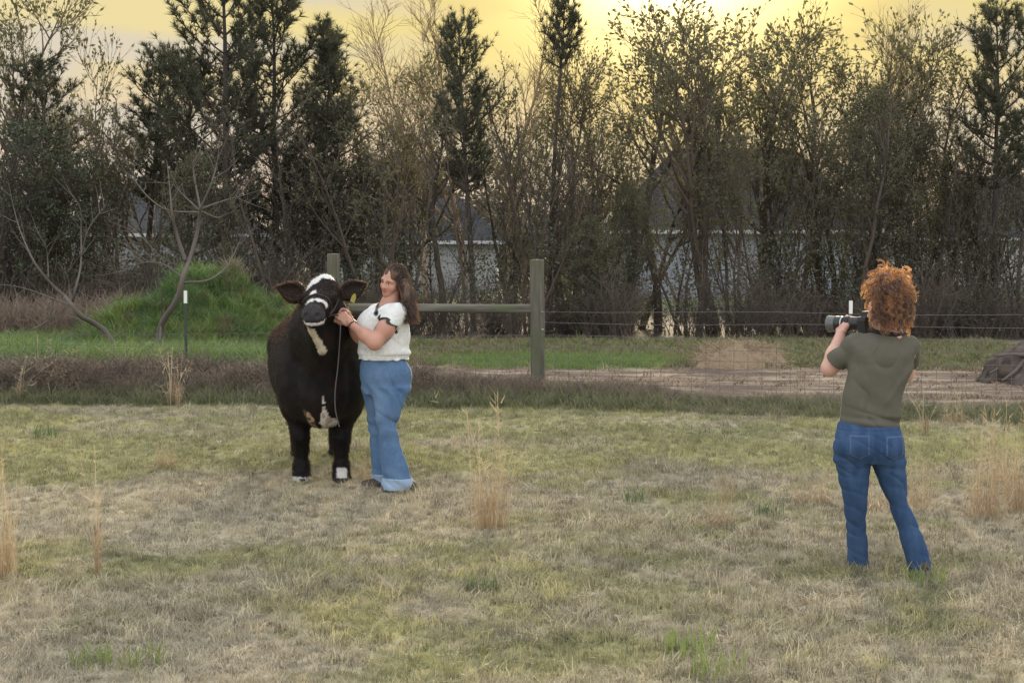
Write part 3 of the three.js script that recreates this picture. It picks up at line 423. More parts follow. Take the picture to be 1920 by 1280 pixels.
bareTree('small bare tree with upswept grey branches in front of the green mound', 24.3, [[0.085, [[294, 690], [298, 635], [304, 605], [333, 558], [343, 518], [353, 491], [370, 433], [375, 388]], 0.028], [0.045, [[346, 487], [329, 434], [322, 400], [317, 346], [312, 300]]], [0.028, [[375, 392], [396, 343], [410, 289]]], [0.024, [[375, 392], [363, 329], [359, 299]]], [0.022, [[373, 394], [336, 359], [309, 329]]], [0.022, [[373, 398], [312, 393], [265, 356], [250, 330]]], [0.022, [[374, 392], [420, 376], [447, 369], [497, 353]]], [0.02, [[376, 396], [410, 408], [433, 386], [446, 364]]], [0.03, [[345, 530], [393, 524], [423, 501], [447, 457], [453, 440]]], [0.022, [[340, 520], [310, 497], [270, 492], [225, 510]]], [0.03, [[299, 640], [302, 590], [302, 558], [297, 520]]], [0.016, [[334, 500], [300, 480], [262, 440], [240, 420]]]]);
bareTree('leaning bare shrub with curved stems at the far left before the vines', 24.8, [[0.075, [[215, 660], [202, 628], [175, 605], [148, 591], [134, 571], [118, 553]], 0.035], [0.036, [[122, 556], [101, 538], [67, 497], [47, 457], [30, 410], [14, 340]]], [0.03, [[134, 570], [141, 541], [151, 494], [151, 434], [148, 386], [97, 329]]], [0.022, [[136, 574], [101, 561], [50, 542], [0, 534], [-30, 540]]], [0.02, [[130, 566], [128, 530], [125, 500]]], [0.02, [[152, 480], [165, 430], [200, 380]]], [0.02, [[60, 618], [90, 600], [124, 578]]], [0.016, [[90, 520], [88, 480], [82, 440]]]]);

// ------------------------------------------------------------------ fence
{
  const o = thing('wire_fence', 'weathered wood and wire fence with round posts, crossing behind the cow and the woman', 'fence', V(0, 0, 0)), r = rngOf(5);
  const woodC = (dark) => (p) => { const n = fbm(p.x * 60 + 5, p.y * 3, p.z * 60, 3), m = fbm(p.x * 9, p.y * 5 + 3, p.z * 9, 3); let c = mixc([0.17, 0.155, 0.125], [0.055, 0.05, 0.04], n * 1.8 - 0.45); c = mixc(c, [0.095, 0.11, 0.055], sstep(0.45, 0.7, m) * 0.7); return c; };
  const roundPole = (len, rad, seed) => { const rows = 40, sides = 20, s = new Soup(true), q = rngOf(seed); let prev; for (let k = 0; k <= rows + 2; k++) { const t = Math.min(k / rows, 1), y = t * len, ring = []; for (let i = 0; i < sides; i++) { const a = i / sides * 6.283, crack = Math.exp(-Math.pow(((i - 4 - 2 * noise(y * 2, seed)) % sides) * 0.9, 2)) * 0.012, rr = (k > rows ? (k === rows + 1 ? rad * 0.9 : 0.001) : rad * (1 + 0.05 * (noise(y * 2.5, a * 1.2, seed + 0.3) - 0.5) + 0.04 * (noise(y * 1.5, a * 5, seed) - 0.5)) - crack), p = V(Math.cos(a) * rr, y + (k > rows ? 0.008 : 0) + (k === rows + 2 ? 0.006 : 0), Math.sin(a) * rr); ring.push(s.v(p.x, p.y, p.z, woodC()(p.clone().add(V(seed, 0, seed))))); } if (prev) for (let i = 0; i < sides; i++) s.quad(prev[i], ring[i], ring[(i + 1) % sides], prev[(i + 1) % sides]); prev = ring; } return s.geo(); };
  const wood = vcol(0.9);
  const p1 = at(1010, 740, 19.3), p2 = at(626, 740, 19.7);
  const a = part('post', roundPole(EYE - (488 - 480) * 19.3 / F + 0.3, 0.087, 1), wood, o); a.position.set(p1.x, -0.3, p1.z); a.rotation.z = 0.012;
  const b = part('post', roundPole(EYE + (480 - 477) * 19.7 / F + 0.3, 0.078, 2), wood, o); b.position.set(p2.x, -0.3, p2.z);
  const ra = at(998, 579, 19.3), rb = at(630, 577, 19.7), rail = part('rail', roundPole(ra.distanceTo(rb), 0.057, 3), wood, o); rail.position.copy(rb); rail.quaternion.setFromUnitVectors(UP, ra.clone().sub(rb).normalize());
  for (const [m, y] of [[a, 1.33], [a, 1.12]]) part('staple', new THREE.BoxGeometry(0.03, 0.012, 0.02).translate(0.06, y, 0.078), std(0.5, 0.5, 0.5, 0.4, { metalness: 0.7 }), m);
  const wire = std(0.16, 0.15, 0.14, 0.55, { metalness: 0.4 }), fz = (x) => -fenceAt(x) + (x < -2 ? -0.4 : 0) + (x < 0.32 ? 0 : 0.09);
  const span = (x0, x1, y, rad) => { const s = new Soup(), pts = []; for (let k = 0; k <= 12; k++) { const x = lerp(x0, x1, k / 12); pts.push(V(x, y + 0.012 * Math.sin(x * 1.7 + y * 9), fz(x))); } s.tube(pts, rad, rad, 4); return s.geo(); };
  for (const y of [1.06, 0.92, 0.74, 0.60, 0.46, 0.32, 0.18]) part('wire', span(0.36, 9, y - (y < 0.8 ? 0 : 0.02), y > 0.8 ? 0.0028 : 0.0026), wire, o);
  for (const y of [0.74, 0.60, 0.46, 0.32, 0.18]) part('wire', span(-9.5, 0.28, y, 0.0024), wire, o);
  const stay = new THREE.CylinderGeometry(0.0024, 0.0024, 0.74, 4).translate(0, 0.37, 0);
  for (let x = -9.4; x < 8.9; x += 0.16) { if (Math.abs(x - 0.32) < 0.1 || Math.abs(x - p2.x) < 0.08) continue; part('stay_wire', stay, wire, o).position.set(x, 0.02, fz(x)); }
  const tg = mergeGeometries([new THREE.BoxGeometry(0.036, 1.5, 0.006).translate(0, 0.25, 0), new THREE.BoxGeometry(0.006, 1.5, 0.034).translate(0, 0.25, -0.018)]), tm = std(0.035, 0.05, 0.038, 0.6), tip = mergeGeometries([new THREE.BoxGeometry(0.041, 0.155, 0.011).translate(0, 0.924, 0), new THREE.BoxGeometry(0.011, 0.155, 0.039).translate(0, 0.924, -0.018)]), tipM = std(0.8, 0.8, 0.78, 0.5);
  for (const [px, topY, d] of [[347, 545, 19.75], [1596, 564, 18.5], [-60, 548, 19.75]]) { const p = at(px, topY, d), m = part('metal_post', tg, tm, o); m.position.set(p.x, p.y - 1.0, p.z); m.rotation.y = 0.2; part('white_tip', tip, tipM, m); }
}

// ------------------------------------------------------------------ hay pile, dirt pile
{
  const pileG = (rx, rz, h, bumps, seed, col) => { const s = new Soup(true), n = 44, m = 14; let prev; for (let j = 0; j <= m; j++) { const q = j / m, ring = []; for (let i = 0; i < n; i++) { const a = i / n * 6.283, x = Math.cos(a) * rx * (1 - q), z = Math.sin(a) * rz * (1 - q), prof = Math.pow(Math.sin(Math.min(q * 1.7, 1) * 1.571), 0.75), y = h * prof * (0.7 + bumps * (fbm(x * 2.6 + seed, z * 2.6, 0, 3) - 0.35)) - 0.05; ring.push(s.v(x * (1 + 0.15 * (noise(i * 0.4, seed) - 0.5)), y, z, mixc(col[0], col[1], fbm(x * 6, y * 9, z * 6 + seed)))); } if (prev) for (let i = 0; i < n; i++) s.quad(prev[i], ring[i], ring[(i + 1) % n], prev[(i + 1) % n]); prev = ring; } return s.geo(); };
  const p = at(1384, 688, 24.6), o = thing('hay_pile', 'low heap of loose tan hay on the bare ground beyond the fence', 'hay pile', V(p.x, 0, p.z)), g = pileG(0.80, 0.5, 0.42, 0.9, 4, [[0.42, 0.32, 0.21], [0.24, 0.18, 0.12]]);
  part('heap', g, vcol(1), o);
  const r = rngOf(8), s = new Soup(true), P = g.attributes.position, N = g.attributes.normal;
  for (let k = 0; k < 3600; k++) { const i = (r() * P.count) | 0, q = V(P.getX(i) + (r() - 0.5) * 0.14, P.getY(i) + r() * 0.02, P.getZ(i) + (r() - 0.5) * 0.14), d = V(r() - 0.5, (r() - 0.5) * 0.8, r() - 0.5).normalize(), c = mixc([0.48, 0.37, 0.24], [0.27, 0.20, 0.13], r()); s.ribbon([q, q.clone().addScaledVector(d, 0.06 + 0.08 * r()).add(V(0, 0.02, 0)), q.clone().addScaledVector(d, 0.15 + 0.12 * r())], 0.006, 0.004, V(r() - 0.5, r() - 0.5, r() - 0.5).normalize(), c); }
  for (let k = 0; k < 90; k++) { const a = r() * 6.28, q = V(Math.cos(a) * (0.8 + r() * 0.7), 0.01 + r() * 0.03, Math.sin(a) * (0.55 + 0.6 * r())), d = V(r() - 0.5, 0.05, r() - 0.5).normalize(); s.ribbon([q, q.clone().addScaledVector(d, 0.2)], 0.006, 0.004, V(r() - 0.5, 0.6, r() - 0.5).normalize(), mixc([0.42, 0.31, 0.18], [0.27, 0.20, 0.12], r())); }
  part('loose_straw', s.geo(), vcol(1), o, 'stuff');
  const p2 = at(1978, 733, 21.4), u = thing('stump_pile', 'dark heap of soil and grey roots at the right edge beyond the fence', 'stump pile', V(p2.x, 0, p2.z));
  part('soil', mesh((x, y, z) => 0.7 * (ell(V(0, -0.05, 0), 1.0, 0.66, 0.7)(x, y, z) + 0.34 * (fbm(x * 3.2 + 4, y * 3.2, z * 3.2 + 2, 4) - 0.45)), [-1.25, -0.1, -0.95], [1.25, 0.95, 0.95], 0.035, (x, y, z) => mixc([0.04, 0.032, 0.027], [0.11, 0.085, 0.07], sstep(0.35, 0.7, fbm(x * 9, y * 9, z * 9 + 1, 3)))), vcol(1), u);
  const q = rngOf(17); for (let k = 0; k < 9; k++) { const s2 = new Soup(), a = 2.4 + q() * 1.8, b = V(-0.1 + 0.5 * (q() - 0.5), 0.22 + 0.25 * q(), 0.35); limb(s2, q, b, V(Math.cos(a), 0.1 + 0.35 * (q() - 0.5), 0.5 * q()), 0.45 + 0.4 * q(), 0.045, 0.012, 6, 0.5, -0.08, 6); part('root', s2.geo(), std(0.13, 0.11, 0.10), u); }
  for (const [x, y, z, rr] of [[-0.28, 0.2, 0.55, 0.14], [0.0, 0.16, 0.7, 0.12], [-0.6, 0.1, 0.45, 0.09]]) { const gg = mesh((X, Y, Z) => ell(V(x, y, z), rr, rr * 0.85, rr * 0.8)(X, Y, Z) + 0.03 * (noise(X * 12, Y * 12, Z * 12 + 1) - 0.5), [x - 0.2, y - 0.2, z - 0.2], [x + 0.2, y + 0.2, z + 0.2], 0.02); part('stump_end', gg, std(0.15, 0.135, 0.125), u); }
}

// ------------------------------------------------------------------ tall golden grass clumps in the pasture
{
  const clump = (seed, n, h, rad, plume) => { const r = rngOf(seed), s = new Soup(true);
    for (let k = 0; k < n; k++) { const a = r() * 6.28, q = rad * Math.sqrt(r()) * 0.6, hh = h * (0.2 + 0.8 * Math.pow(r(), 1.7)), d = r() * 6.28, l = hh * (0.05 + 0.6 * r() * r()), p0 = V(Math.cos(a) * q, -0.02, Math.sin(a) * q), p1 = V(p0.x + Math.cos(d) * l * 0.3, hh * 0.5, p0.z + Math.sin(d) * l * 0.3), p2 = V(p0.x + Math.cos(d) * l, hh, p0.z + Math.sin(d) * l), c = mixc([0.38, 0.28, 0.16], [0.52, 0.44, 0.29], r()), side = V(Math.cos(d + 1.57), 0, Math.sin(d + 1.57)); s.ribbon([p0, p1, p2], 0.0036, 0.0022, side, c);
      if (r() < plume) for (let b = 0; b < 7; b++) { const t = 0.55 + 0.45 * r(), e = p1.clone().lerp(p2, (t - 0.5) * 2), dd = V(r() - 0.5, 0.6 * r(), r() - 0.5).multiplyScalar(0.10); s.ribbon([e, e.clone().add(dd)], 0.006, 0.002, V(r() - 0.5, r() - 0.5, r() - 0.5).normalize(), c); } }
    for (let k = 0; k < n * 1.2; k++) { const a = r() * 6.28, hh = h * (0.12 + 0.25 * r()), q = rad * (0.3 + r()), p0 = V(Math.cos(a) * q * 0.4, -0.01, Math.sin(a) * q * 0.4); s.ribbon([p0, V(Math.cos(a) * q * 0.7, hh, Math.sin(a) * q * 0.7), V(Math.cos(a) * q * 1.2, hh * 0.8, Math.sin(a) * q * 1.2)], 0.0035, 0.0018, V(-Math.sin(a), 0, Math.cos(a)), mixc([0.34, 0.22, 0.13], [0.44, 0.33, 0.21], r())); }
    return s.geo(); };
  const K = [clump(1, 80, 0.85, 0.21, 0.7), clump(2, 12, 0.8, 0.04, 0.8), clump(3, 46, 0.6, 0.24, 0.5), clump(4, 50, 0.30, 0.16, 0.2)], gm = thin(1, 1, 1, 0.35, { vertexColors: true }), G = 'dry golden grass clumps';
  const put = (k, px, py, s, label, sx = 1) => { const d = EYE * F / (py - 480), g = at(px, py, d), y = groundY(g.x, g.z), m = top('dry_grass_clump', K[k], gm, label, 'grass clump', G); m.position.set(g.x, y, g.z); m.rotation.y = px; m.scale.set(s * sx, s, s * sx); };
  put(0, 918, 998, 1.0, 'tall golden dry grass clump standing alone in the middle of the pasture');
  put(1, 182, 1082, 1.0, 'thin upright golden grass stalks at left in the near pasture');
  put(0, 2, 1085, 0.85, 'golden grass clump cut by the left edge of the picture', 0.8);
  put(0, 1848, 972, 0.85, 'dense golden grass clump at the right edge of the pasture', 1.2); put(0, 1915, 962, 0.85, 'golden grass clump cut by the right edge of the picture', 1.1); put(2, 1880, 905, 1.0, 'golden grass behind the dense right edge clump', 1.2);
  put(2, 1725, 955, 0.75, 'dry grass clump just right of the photographer jeans', 1.1); put(3, 1530, 945, 1.0, 'low dry grass clump left of the photographer jeans', 1.4); put(2, 1365, 940, 0.7, 'small golden clump in the pasture left of the photographer', 0.7); put(3, 1350, 990, 0.9, 'low russet tuft left of the photographer, nearer than the small golden clump');
  put(1, 322, 762, 1.05, 'tall tan stalks before the weeds below the white tipped post', 2.2); put(1, 335, 764, 0.9, 'second bunch of tan stalks below the white tipped post', 1.5); put(1, 72, 752, 1.0, 'tan stalks before the fence weeds at far left', 2.0); put(1, 35, 760, 0.8, 'tan stalks leaning by the left edge', 2.0);
  put(2, 682, 905, 0.55, 'small dry clump between the cow and the woman jeans', 0.6); put(3, 310, 880, 0.9, 'low dry tuft in the pasture left of the cow'); put(3, 1640, 960, 1.0, 'low dry clump seen between the photographer legs', 1.4); put(2, 1790, 800, 0.8, 'dry stalks by the fence edge behind the photographer', 1.0); put(1, 1735, 815, 0.7, 'few dry stalks behind the photographer shoulder', 2.5);
  const gg = tuft(41, 60, 0.12, 0.07, 0.16, 0.006, 0.5, 3), gm2 = thin(0.10, 0.16, 0.05, 0.4), gy = thin(0.20, 0.27, 0.06, 0.4);
  for (const [px, py, s, m, label] of [[85, 822, 1.0, gm2, 'dark green weed tuft in the far left pasture'], [1440, 968, 0.9, gm2, 'bluish green weed tuft left of the photographer'], [1190, 945, 0.7, gm2, 'small green tuft right of the golden clump'], [175, 1262, 0.8, gy, 'bright green tuft at the bottom left'], [265, 1262, 0.8, gy, 'bright green tuft right of the bottom left tuft'], [1290, 1232, 1.0, gy, 'bright green tuft at the bottom in front of the photographer'], [1340, 1275, 1.0, gy, 'bright green tuft at the bottom edge'], [1740, 1098, 0.9, gy, 'green tuft beside the photographer right foot'], [905, 1118, 0.7, gm2, 'green tuft below the golden clump']]) { const d = EYE * F / (py - 480), g = at(px, py, d), o = top('green_tuft', gg, m, label, 'grass tuft', 'green tufts in the pasture'); o.position.set(g.x, groundY(g.x, g.z), g.z); o.scale.setScalar(s); o.rotation.y = px; }
}

// ------------------------------------------------------------------ people and cow
const skin = (r, g, b) => vcol(0.55);
const cloth = (s, k = 0.35) => new THREE.MeshPhysicalMaterial({ color: 0xffffff, vertexColors: true, roughness: 0.95, specularIntensity: 0.3, sheen: s, sheenColor: C(1, 1, 1), sheenRoughness: k, side: THREE.DoubleSide });
const basis = (o, x, y, z) => new THREE.Matrix4().makeBasis(x, y, z).setPosition(o);
// hand: wrist at origin, fingers along +y, palm faces +z, thumb on the +x side times s
function handField(M, s, curls, thumb, scale = 1) {
  const L = [], k = (x, y, z) => V(x * s * scale, y * scale, z * scale), xs = [0.030, 0.0105, -0.0095, -0.028], len = [0.071, 0.079, 0.073, 0.057];
  xs.forEach((x, i) => { L.push(rc(k(x * 0.65, 0.0, 0), k(x, 0.085 - 0.004 * i * i * 0.6, 0), 0.0155 * scale, 0.0125 * scale)); let p = V(x, 0.087 - 0.0024 * i * i, 0), a = 0; [0.45, 0.31, 0.24].forEach((f, j) => { a += curls[i] * (j === 0 ? 0.8 : 1.1); const q = p.clone().add(V(0, Math.cos(a), Math.sin(a)).multiplyScalar(len[i] * f)); L.push(rc(k(p.x, p.y, p.z), k(q.x, q.y, q.z), (0.0098 - 0.0009 * j) * scale, (0.0090 - 0.0011 * j) * scale)); p = q; }); });
  const T = thumb.map((t) => k(...t)); for (let i = 0; i < T.length - 1; i++) L.push(rc(T[i], T[i + 1], (0.0155 - 0.0025 * i) * scale, (0.0135 - 0.0025 * i) * scale));
  return framed(uni(L, 0.008 * scale), M);
}
function headField(M, s = 1) {
  const m = (x, y, z) => V(x, y, z), add = [ell(m(0, 0.035, -0.012), 0.076, 0.092, 0.096), ell(m(0, -0.035, 0.030), 0.060, 0.078, 0.062), rc(m(0, -0.085, 0.062), m(0, -0.09, 0.055), 0.022, 0.024)], all = uni(add, 0.04);
  const det = [rc(m(-0.042, 0.030, 0.070), m(0.042, 0.030, 0.070), 0.014, 0.014), ell(m(0.042, -0.022, 0.058), 0.026, 0.026, 0.024), ell(m(-0.042, -0.022, 0.058), 0.026, 0.026, 0.024), rc(m(0, 0.022, 0.084), m(0, -0.018, 0.104), 0.008, 0.0115), ell(m(0, -0.022, 0.092), 0.018, 0.009, 0.013)], det2 = [ell(m(0, -0.046, 0.084), 0.023, 0.0065, 0.011), ell(m(0, -0.057, 0.082), 0.019, 0.0075, 0.011), ell(m(0.076, -0.002, -0.01), 0.011, 0.031, 0.019), ell(m(-0.076, -0.002, -0.01), 0.011, 0.031, 0.019)], sock = [ell(m(0.031, 0.010, 0.100), 0.019, 0.013, 0.022), ell(m(-0.031, 0.010, 0.100), 0.019, 0.013, 0.022)], eyes = [ell(m(0.031, 0.009, 0.073), 0.0125, 0.0115, 0.0125), ell(m(-0.031, 0.009, 0.073), 0.0125, 0.0115, 0.0125)];
  const neck = rc(m(0, -0.05, -0.02), m(0, -0.17, -0.04), 0.052, 0.055);
  const f = (x, y, z) => { let d = all(x, y, z); for (const q of det) d = smin(d, q(x, y, z), 0.018); for (const q of sock) d = -smin(-d, q(x, y, z), 0.010); for (const q of det2) d = smin(d, q(x, y, z), 0.006); for (const q of eyes) d = Math.min(d, q(x, y, z)); d = smin(d, neck(x, y, z), 0.03); return d; };
  return framed((x, y, z) => f(x / s, y / s, z / s) * s, M);
}
function headColor(M, s, base, lip, brow) {
  const e = M.clone().invert(), p = V();
  return (X, Y, Z) => { p.set(X, Y, Z).applyMatrix4(e).divideScalar(s); let c = base; const ax = Math.abs(p.x);
    c = mixc(c, [base[0], base[1] * 0.80, base[2] * 0.78], 0.5 * Math.exp(-(Math.pow((ax - 0.042) / 0.018, 2) + Math.pow((p.y + 0.022) / 0.018, 2))) * (p.z > 0.03 ? 1 : 0));
    if (p.z > 0.06 && ax < 0.024 - Math.abs(p.y + 0.052) * 0.5 && Math.abs(p.y + 0.0515) < 0.0115) c = lip;
    if (p.z > 0.05 && Math.abs(p.y - (0.033 - Math.abs(ax - 0.034) * 0.25)) < 0.0042 && ax > 0.013 && ax < 0.052) c = mixc(c, brow, 0.8);
    if (p.z > 0.074 && Math.hypot(ax - 0.031, (p.y - 0.009) * 1.5) < 0.0125) { c = Math.hypot(ax - 0.031, p.y - 0.009) < 0.0062 ? [0.03, 0.02, 0.015] : p.y > 0.0125 ? [0.05, 0.03, 0.025] : [0.55, 0.50, 0.47]; }
    else if (p.z > 0.06 && Math.hypot((ax - 0.031) / 1.3, p.y - 0.0155) < 0.0055) c = [0.06, 0.035, 0.03];
    return c; };
}
const bounds = (M, r) => { const p = V().setFromMatrixPosition(M); return [[p.x - r, p.y - r, p.z - r], [p.x + r, p.y + r, p.z + r]]; };
// locks of hair: ribbons from root along a path function
function locks(n, seed, path, w0, w1, segs, col) { const r = rngOf(seed), s = new Soup(true); for (let k = 0; k < n; k++) { const q = path(r); if (!q) continue; const side = V(r() - 0.5, (r() - 0.5) * 0.4, r() - 0.5).normalize(); s.ribbon(q.length > 3 ? catmull(q, segs) : q, w0 * (0.7 + 0.6 * r()), w1, side, col(r)); } return s.geo(); }

// ---------- the woman holding the cow
let handA;
{
  const D = 11.6, O = at(735, 920, D); O.y = groundY(O.x, O.z); const o = thing('person', 'woman with long brown hair in a white vest and light jeans holding the cow', 'person', O);
  const W = (px, py, dz = 0) => at(px, py, D - dz).sub(O);
  const sk = [0.50, 0.265, 0.19];
  // skin: neck, chest, both arms, head and hands
  const S = W(741, 592, 0.14), E = W(702, 643, 0.22), Wr = W(653, 604, 0.10), S2 = W(706, 590, -0.14), E2 = W(676, 630, -0.04), W2 = W(655, 600, 0.0), nb = W(731, 572, 0.0), hc = W(737, 530, 0.01);
  const HM = new THREE.Matrix4().makeRotationFromEuler(new THREE.Euler(0.32, -0.64, -0.28, 'ZYX')).setPosition(hc), hs = 0.96;
  const hy = V(-0.62, 0.55, -0.1).normalize(), hz0 = V(-0.3, -0.1, -1), hx = V().crossVectors(hy, hz0).normalize(), hz = V().crossVectors(hx, hy).normalize(), HL = basis(Wr, hx.clone(), hy, hz);
  const handL = handField(HL, 1, [1.05, 1.1, 1.15, 1.2], [[0.018, 0.012, 0.004], [0.042, 0.045, 0.012], [0.050, 0.078, 0.022], [0.046, 0.100, 0.028]], 1.05);
  const HR = basis(W2, hx.clone().negate(), V(-0.8, 0.45, 0.1).normalize(), V().crossVectors(hx.clone().negate(), V(-0.8, 0.45, 0.1).normalize()).normalize()), handR = handField(HR, 1, [0.9, 1, 1, 1.1], [[0.018, 0.012, 0.004], [0.042, 0.045, 0.012], [0.050, 0.078, 0.022], [0.046, 0.100, 0.028]], 1.0);
  const U = S.clone().lerp(E, 0.45).add(V(0.0, 0.0, 0.0)), Fm = E.clone().lerp(Wr, 0.35), U2 = S2.clone().lerp(E2, 0.5), Fm2 = E2.clone().lerp(W2, 0.35);
  const skinF = uni([rc(S, U, 0.055, 0.057), rc(U, E, 0.057, 0.043), rc(E, Fm, 0.043, 0.040), rc(Fm, Wr, 0.040, 0.026), rc(S2, U2, 0.060, 0.062), rc(U2, E2, 0.062, 0.048), rc(E2, Fm2, 0.047, 0.042), rc(Fm2, W2, 0.042, 0.028), rc(nb, hc.clone().add(V(0, -0.06, 0)), 0.052, 0.050), rc(nb, W(722, 600, 0.0), 0.07, 0.09), rc(S, S2, 0.06, 0.06), rc(W(722, 600), W(718, 690), 0.10, 0.10)], 0.05);
  const noiseSkin = (x, y, z) => { const n = noise(x * 40, y * 40, z * 40 + 3); return [sk[0] * (0.94 + 0.12 * n), sk[1] * (0.92 + 0.14 * n), sk[2] * (0.92 + 0.14 * n)]; };
  const body = mesh(skinF, [-0.45, 0.80, -0.28], [0.22, 1.52, 0.36], 0.009, noiseSkin);
  const head = mesh(headField(HM, hs), ...bounds(HM, 0.19), 0.0036, headColor(HM, hs, sk, [0.42, 0.14, 0.12], [0.06, 0.03, 0.02]));
  const h1 = mesh(handL, ...bounds(HL, 0.17), 0.0042, noiseSkin), h2 = mesh(handR, ...bounds(HR, 0.17), 0.0045, noiseSkin);
  part('body', mergeGeometries([body, head, h1, h2]), skin(), o);
  handA = Wr.clone().addScaledVector(hy, 0.085).add(hz.clone().multiplyScalar(0.03)).add(O);
  // vest
  const sec = (py, a, b, az, dz = 0) => { const l = W(a, py, dz), q = W(b, py, dz); return [l.y, (l.x + q.x) / 2, dz, (q.x - l.x) / 2, az]; };
  const T = loft([sec(677, 668, 771, 0.160), sec(669, 668, 770, 0.162), sec(662, 667, 771, 0.168), sec(640, 668, 770, 0.170), sec(620, 669, 770, 0.165), sec(604, 671, 766, 0.165), sec(590, 680, 762, 0.170), sec(578, 692, 758, 0.165), sec(568, 708, 750, 0.12), sec(562, 716, 744, 0.08)]);
  const axis = E.clone().sub(S).normalize(), capEnd = S.clone().addScaledVector(axis, 0.085), axis2 = E2.clone().sub(S2).normalize();
  const cap = rc(S.clone().addScaledVector(axis, -0.03), S.clone().addScaledVector(axis, 0.13), 0.072, 0.082), cap2 = rc(S2, S2.clone().addScaledVector(axis2, 0.10), 0.08, 0.088), bust = ell(W(694, 606, 0.06), 0.088, 0.09, 0.09);
  const nk = hc.clone().sub(nb).normalize(), hole = rc(nb.clone().add(V(-0.012, 0.012, 0.04)), nb.clone().addScaledVector(nk, 0.2), 0.062, 0.09), vdir = W(706, 588, 0.15), vee = rc(nb.clone().add(V(-0.03, 0.0, 0.06)), vdir, 0.055, 0.012), armHole = rc(S.clone().addScaledVector(axis, 0.06), S.clone().addScaledVector(axis, 0.2), 0.064, 0.070);
  const cut = (x, y, z) => (x - capEnd.x) * axis.x + (y - capEnd.y) * axis.y + (z - capEnd.z) * axis.z - 0.012 * Math.sin(Math.atan2(y - capEnd.y, z - capEnd.z) * 7);
  const fold = (x, y, z) => 0.006 * (fbm(x * 9 + 2, y * 16, z * 9 + 4.5, 3) - 0.5) + 0.0035 * Math.sin(y * 70 + 8 * noise(x * 6, z * 6, 2.5)) * sstep(1.1, 0.98, y) + 0.006 * (noise(x * 14 + y * 9, y * 14, z * 14 + 1) - 0.5) + 0.009 * ridge(x * 5 + y * 7, y * 9 - x * 4, z * 6 + 2) * sstep(1.24, 1.12, y) + 0.012 * ridge(x * 7 - y * 9, y * 4 + x * 8, z * 5 + 9) * sstep(1.2, 1.08, y);
  const vest = (x, y, z) => { let d = smin(T(x, y, z), bust(x, y, z), 0.06); const c = Math.max(cap(x, y, z), cut(x, y, z)); d = smin(d, c, 0.03); d = smin(d, cap2(x, y, z), 0.03); d = -smin(-d, hole(x, y, z), 0.012); d = -smin(-d, vee(x, y, z), 0.010); d = -smin(-d, armHole(x, y, z), 0.006); const hem = Math.exp(-Math.pow((y - 0.975) / 0.007, 2)) * 0.004; return d + fold(x, y, z) + hem; };
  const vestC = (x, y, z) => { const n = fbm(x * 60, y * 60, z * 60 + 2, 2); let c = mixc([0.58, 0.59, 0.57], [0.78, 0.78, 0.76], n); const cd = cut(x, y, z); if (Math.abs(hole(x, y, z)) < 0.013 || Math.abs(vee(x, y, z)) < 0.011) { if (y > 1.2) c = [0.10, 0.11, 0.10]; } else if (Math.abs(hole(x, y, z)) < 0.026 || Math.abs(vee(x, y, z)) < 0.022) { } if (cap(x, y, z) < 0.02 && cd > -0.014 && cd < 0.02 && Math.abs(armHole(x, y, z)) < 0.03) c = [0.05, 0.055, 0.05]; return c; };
  part('knitted_vest', mesh(vest, [-0.34, 0.90, -0.30], [0.24, 1.45, 0.36], 0.0052, vestC), cloth(0.8), o);
  // jeans
  const hips = loft([sec(738, 681, 766, 0.140), sec(722, 677, 771, 0.160), sec(705, 673, 775, 0.170), sec(690, 673, 773, 0.160), sec(678, 676, 764, 0.138), sec(664, 682, 758, 0.125)]);
  const near = loft([sec(921, 713, 776, 0.118, 0.10), sec(900, 716, 773, 0.112, 0.10), sec(860, 711, 762, 0.098, 0.10), sec(825, 707, 751, 0.088, 0.10), sec(795, 704, 749, 0.086, 0.10), sec(760, 700, 759, 0.098, 0.09), sec(725, 694, 770, 0.112, 0.06)]);
  const far = loft([sec(919, 699, 752, 0.11, -0.13), sec(900, 699, 750, 0.11, -0.13), sec(860, 695, 735, 0.09, -0.13), sec(825, 691, 728, 0.084, -0.12), sec(795, 688, 726, 0.084, -0.11), sec(760, 683, 730, 0.095, -0.09), sec(725, 676, 745, 0.115, -0.06)]);
  const wr = (x, y, z) => { const k = 0.35 * sstep(0.9, 0.4, y) + 0.65; return 0.011 * k * (fbm(x * 7 + y * 5, y * 15, z * 7 + 3.3, 3) - 0.5) + 0.007 * Math.sin(y * 48 + 10 * noise(x * 5, y * 3, z * 5 + 7)) * Math.exp(-Math.pow((y - 0.44) / 0.09, 2)) + 0.005 * Math.sin(y * 60 + x * 30 + 6 * noise(x * 8, y * 4, z * 8 + 1)) * sstep(0.22, 0.05, y) + 0.006 * Math.sin(x * 55 + y * 30 + 5 * noise(y * 6, z * 5, 4)) * Math.exp(-Math.pow((y - 0.72) / 0.06, 2)) + 0.013 * ridge(x * 6 + 3, y * 8.5 + x * 5, z * 6 + 1) * (0.35 + Math.exp(-Math.pow((y - 0.42) / 0.12, 2)) + sstep(0.22, 0.08, y) * 0.6) + 0.008 * ridge(x * 13 + y * 4, y * 2.2, z * 13 + 5) * sstep(0.12, 0.3, y); };
  const cuff = (y) => (y < 0.098 ? 0.006 : 0);
  const jeans = (x, y, z) => { let d = smin(near(x, y, z), hips(x, y, z), 0.05); d = Math.min(d, smin(far(x, y, z), hips(x, y, z), 0.05)); return Math.max(d + wr(x, y, z) - cuff(y), 0.012 - y); };
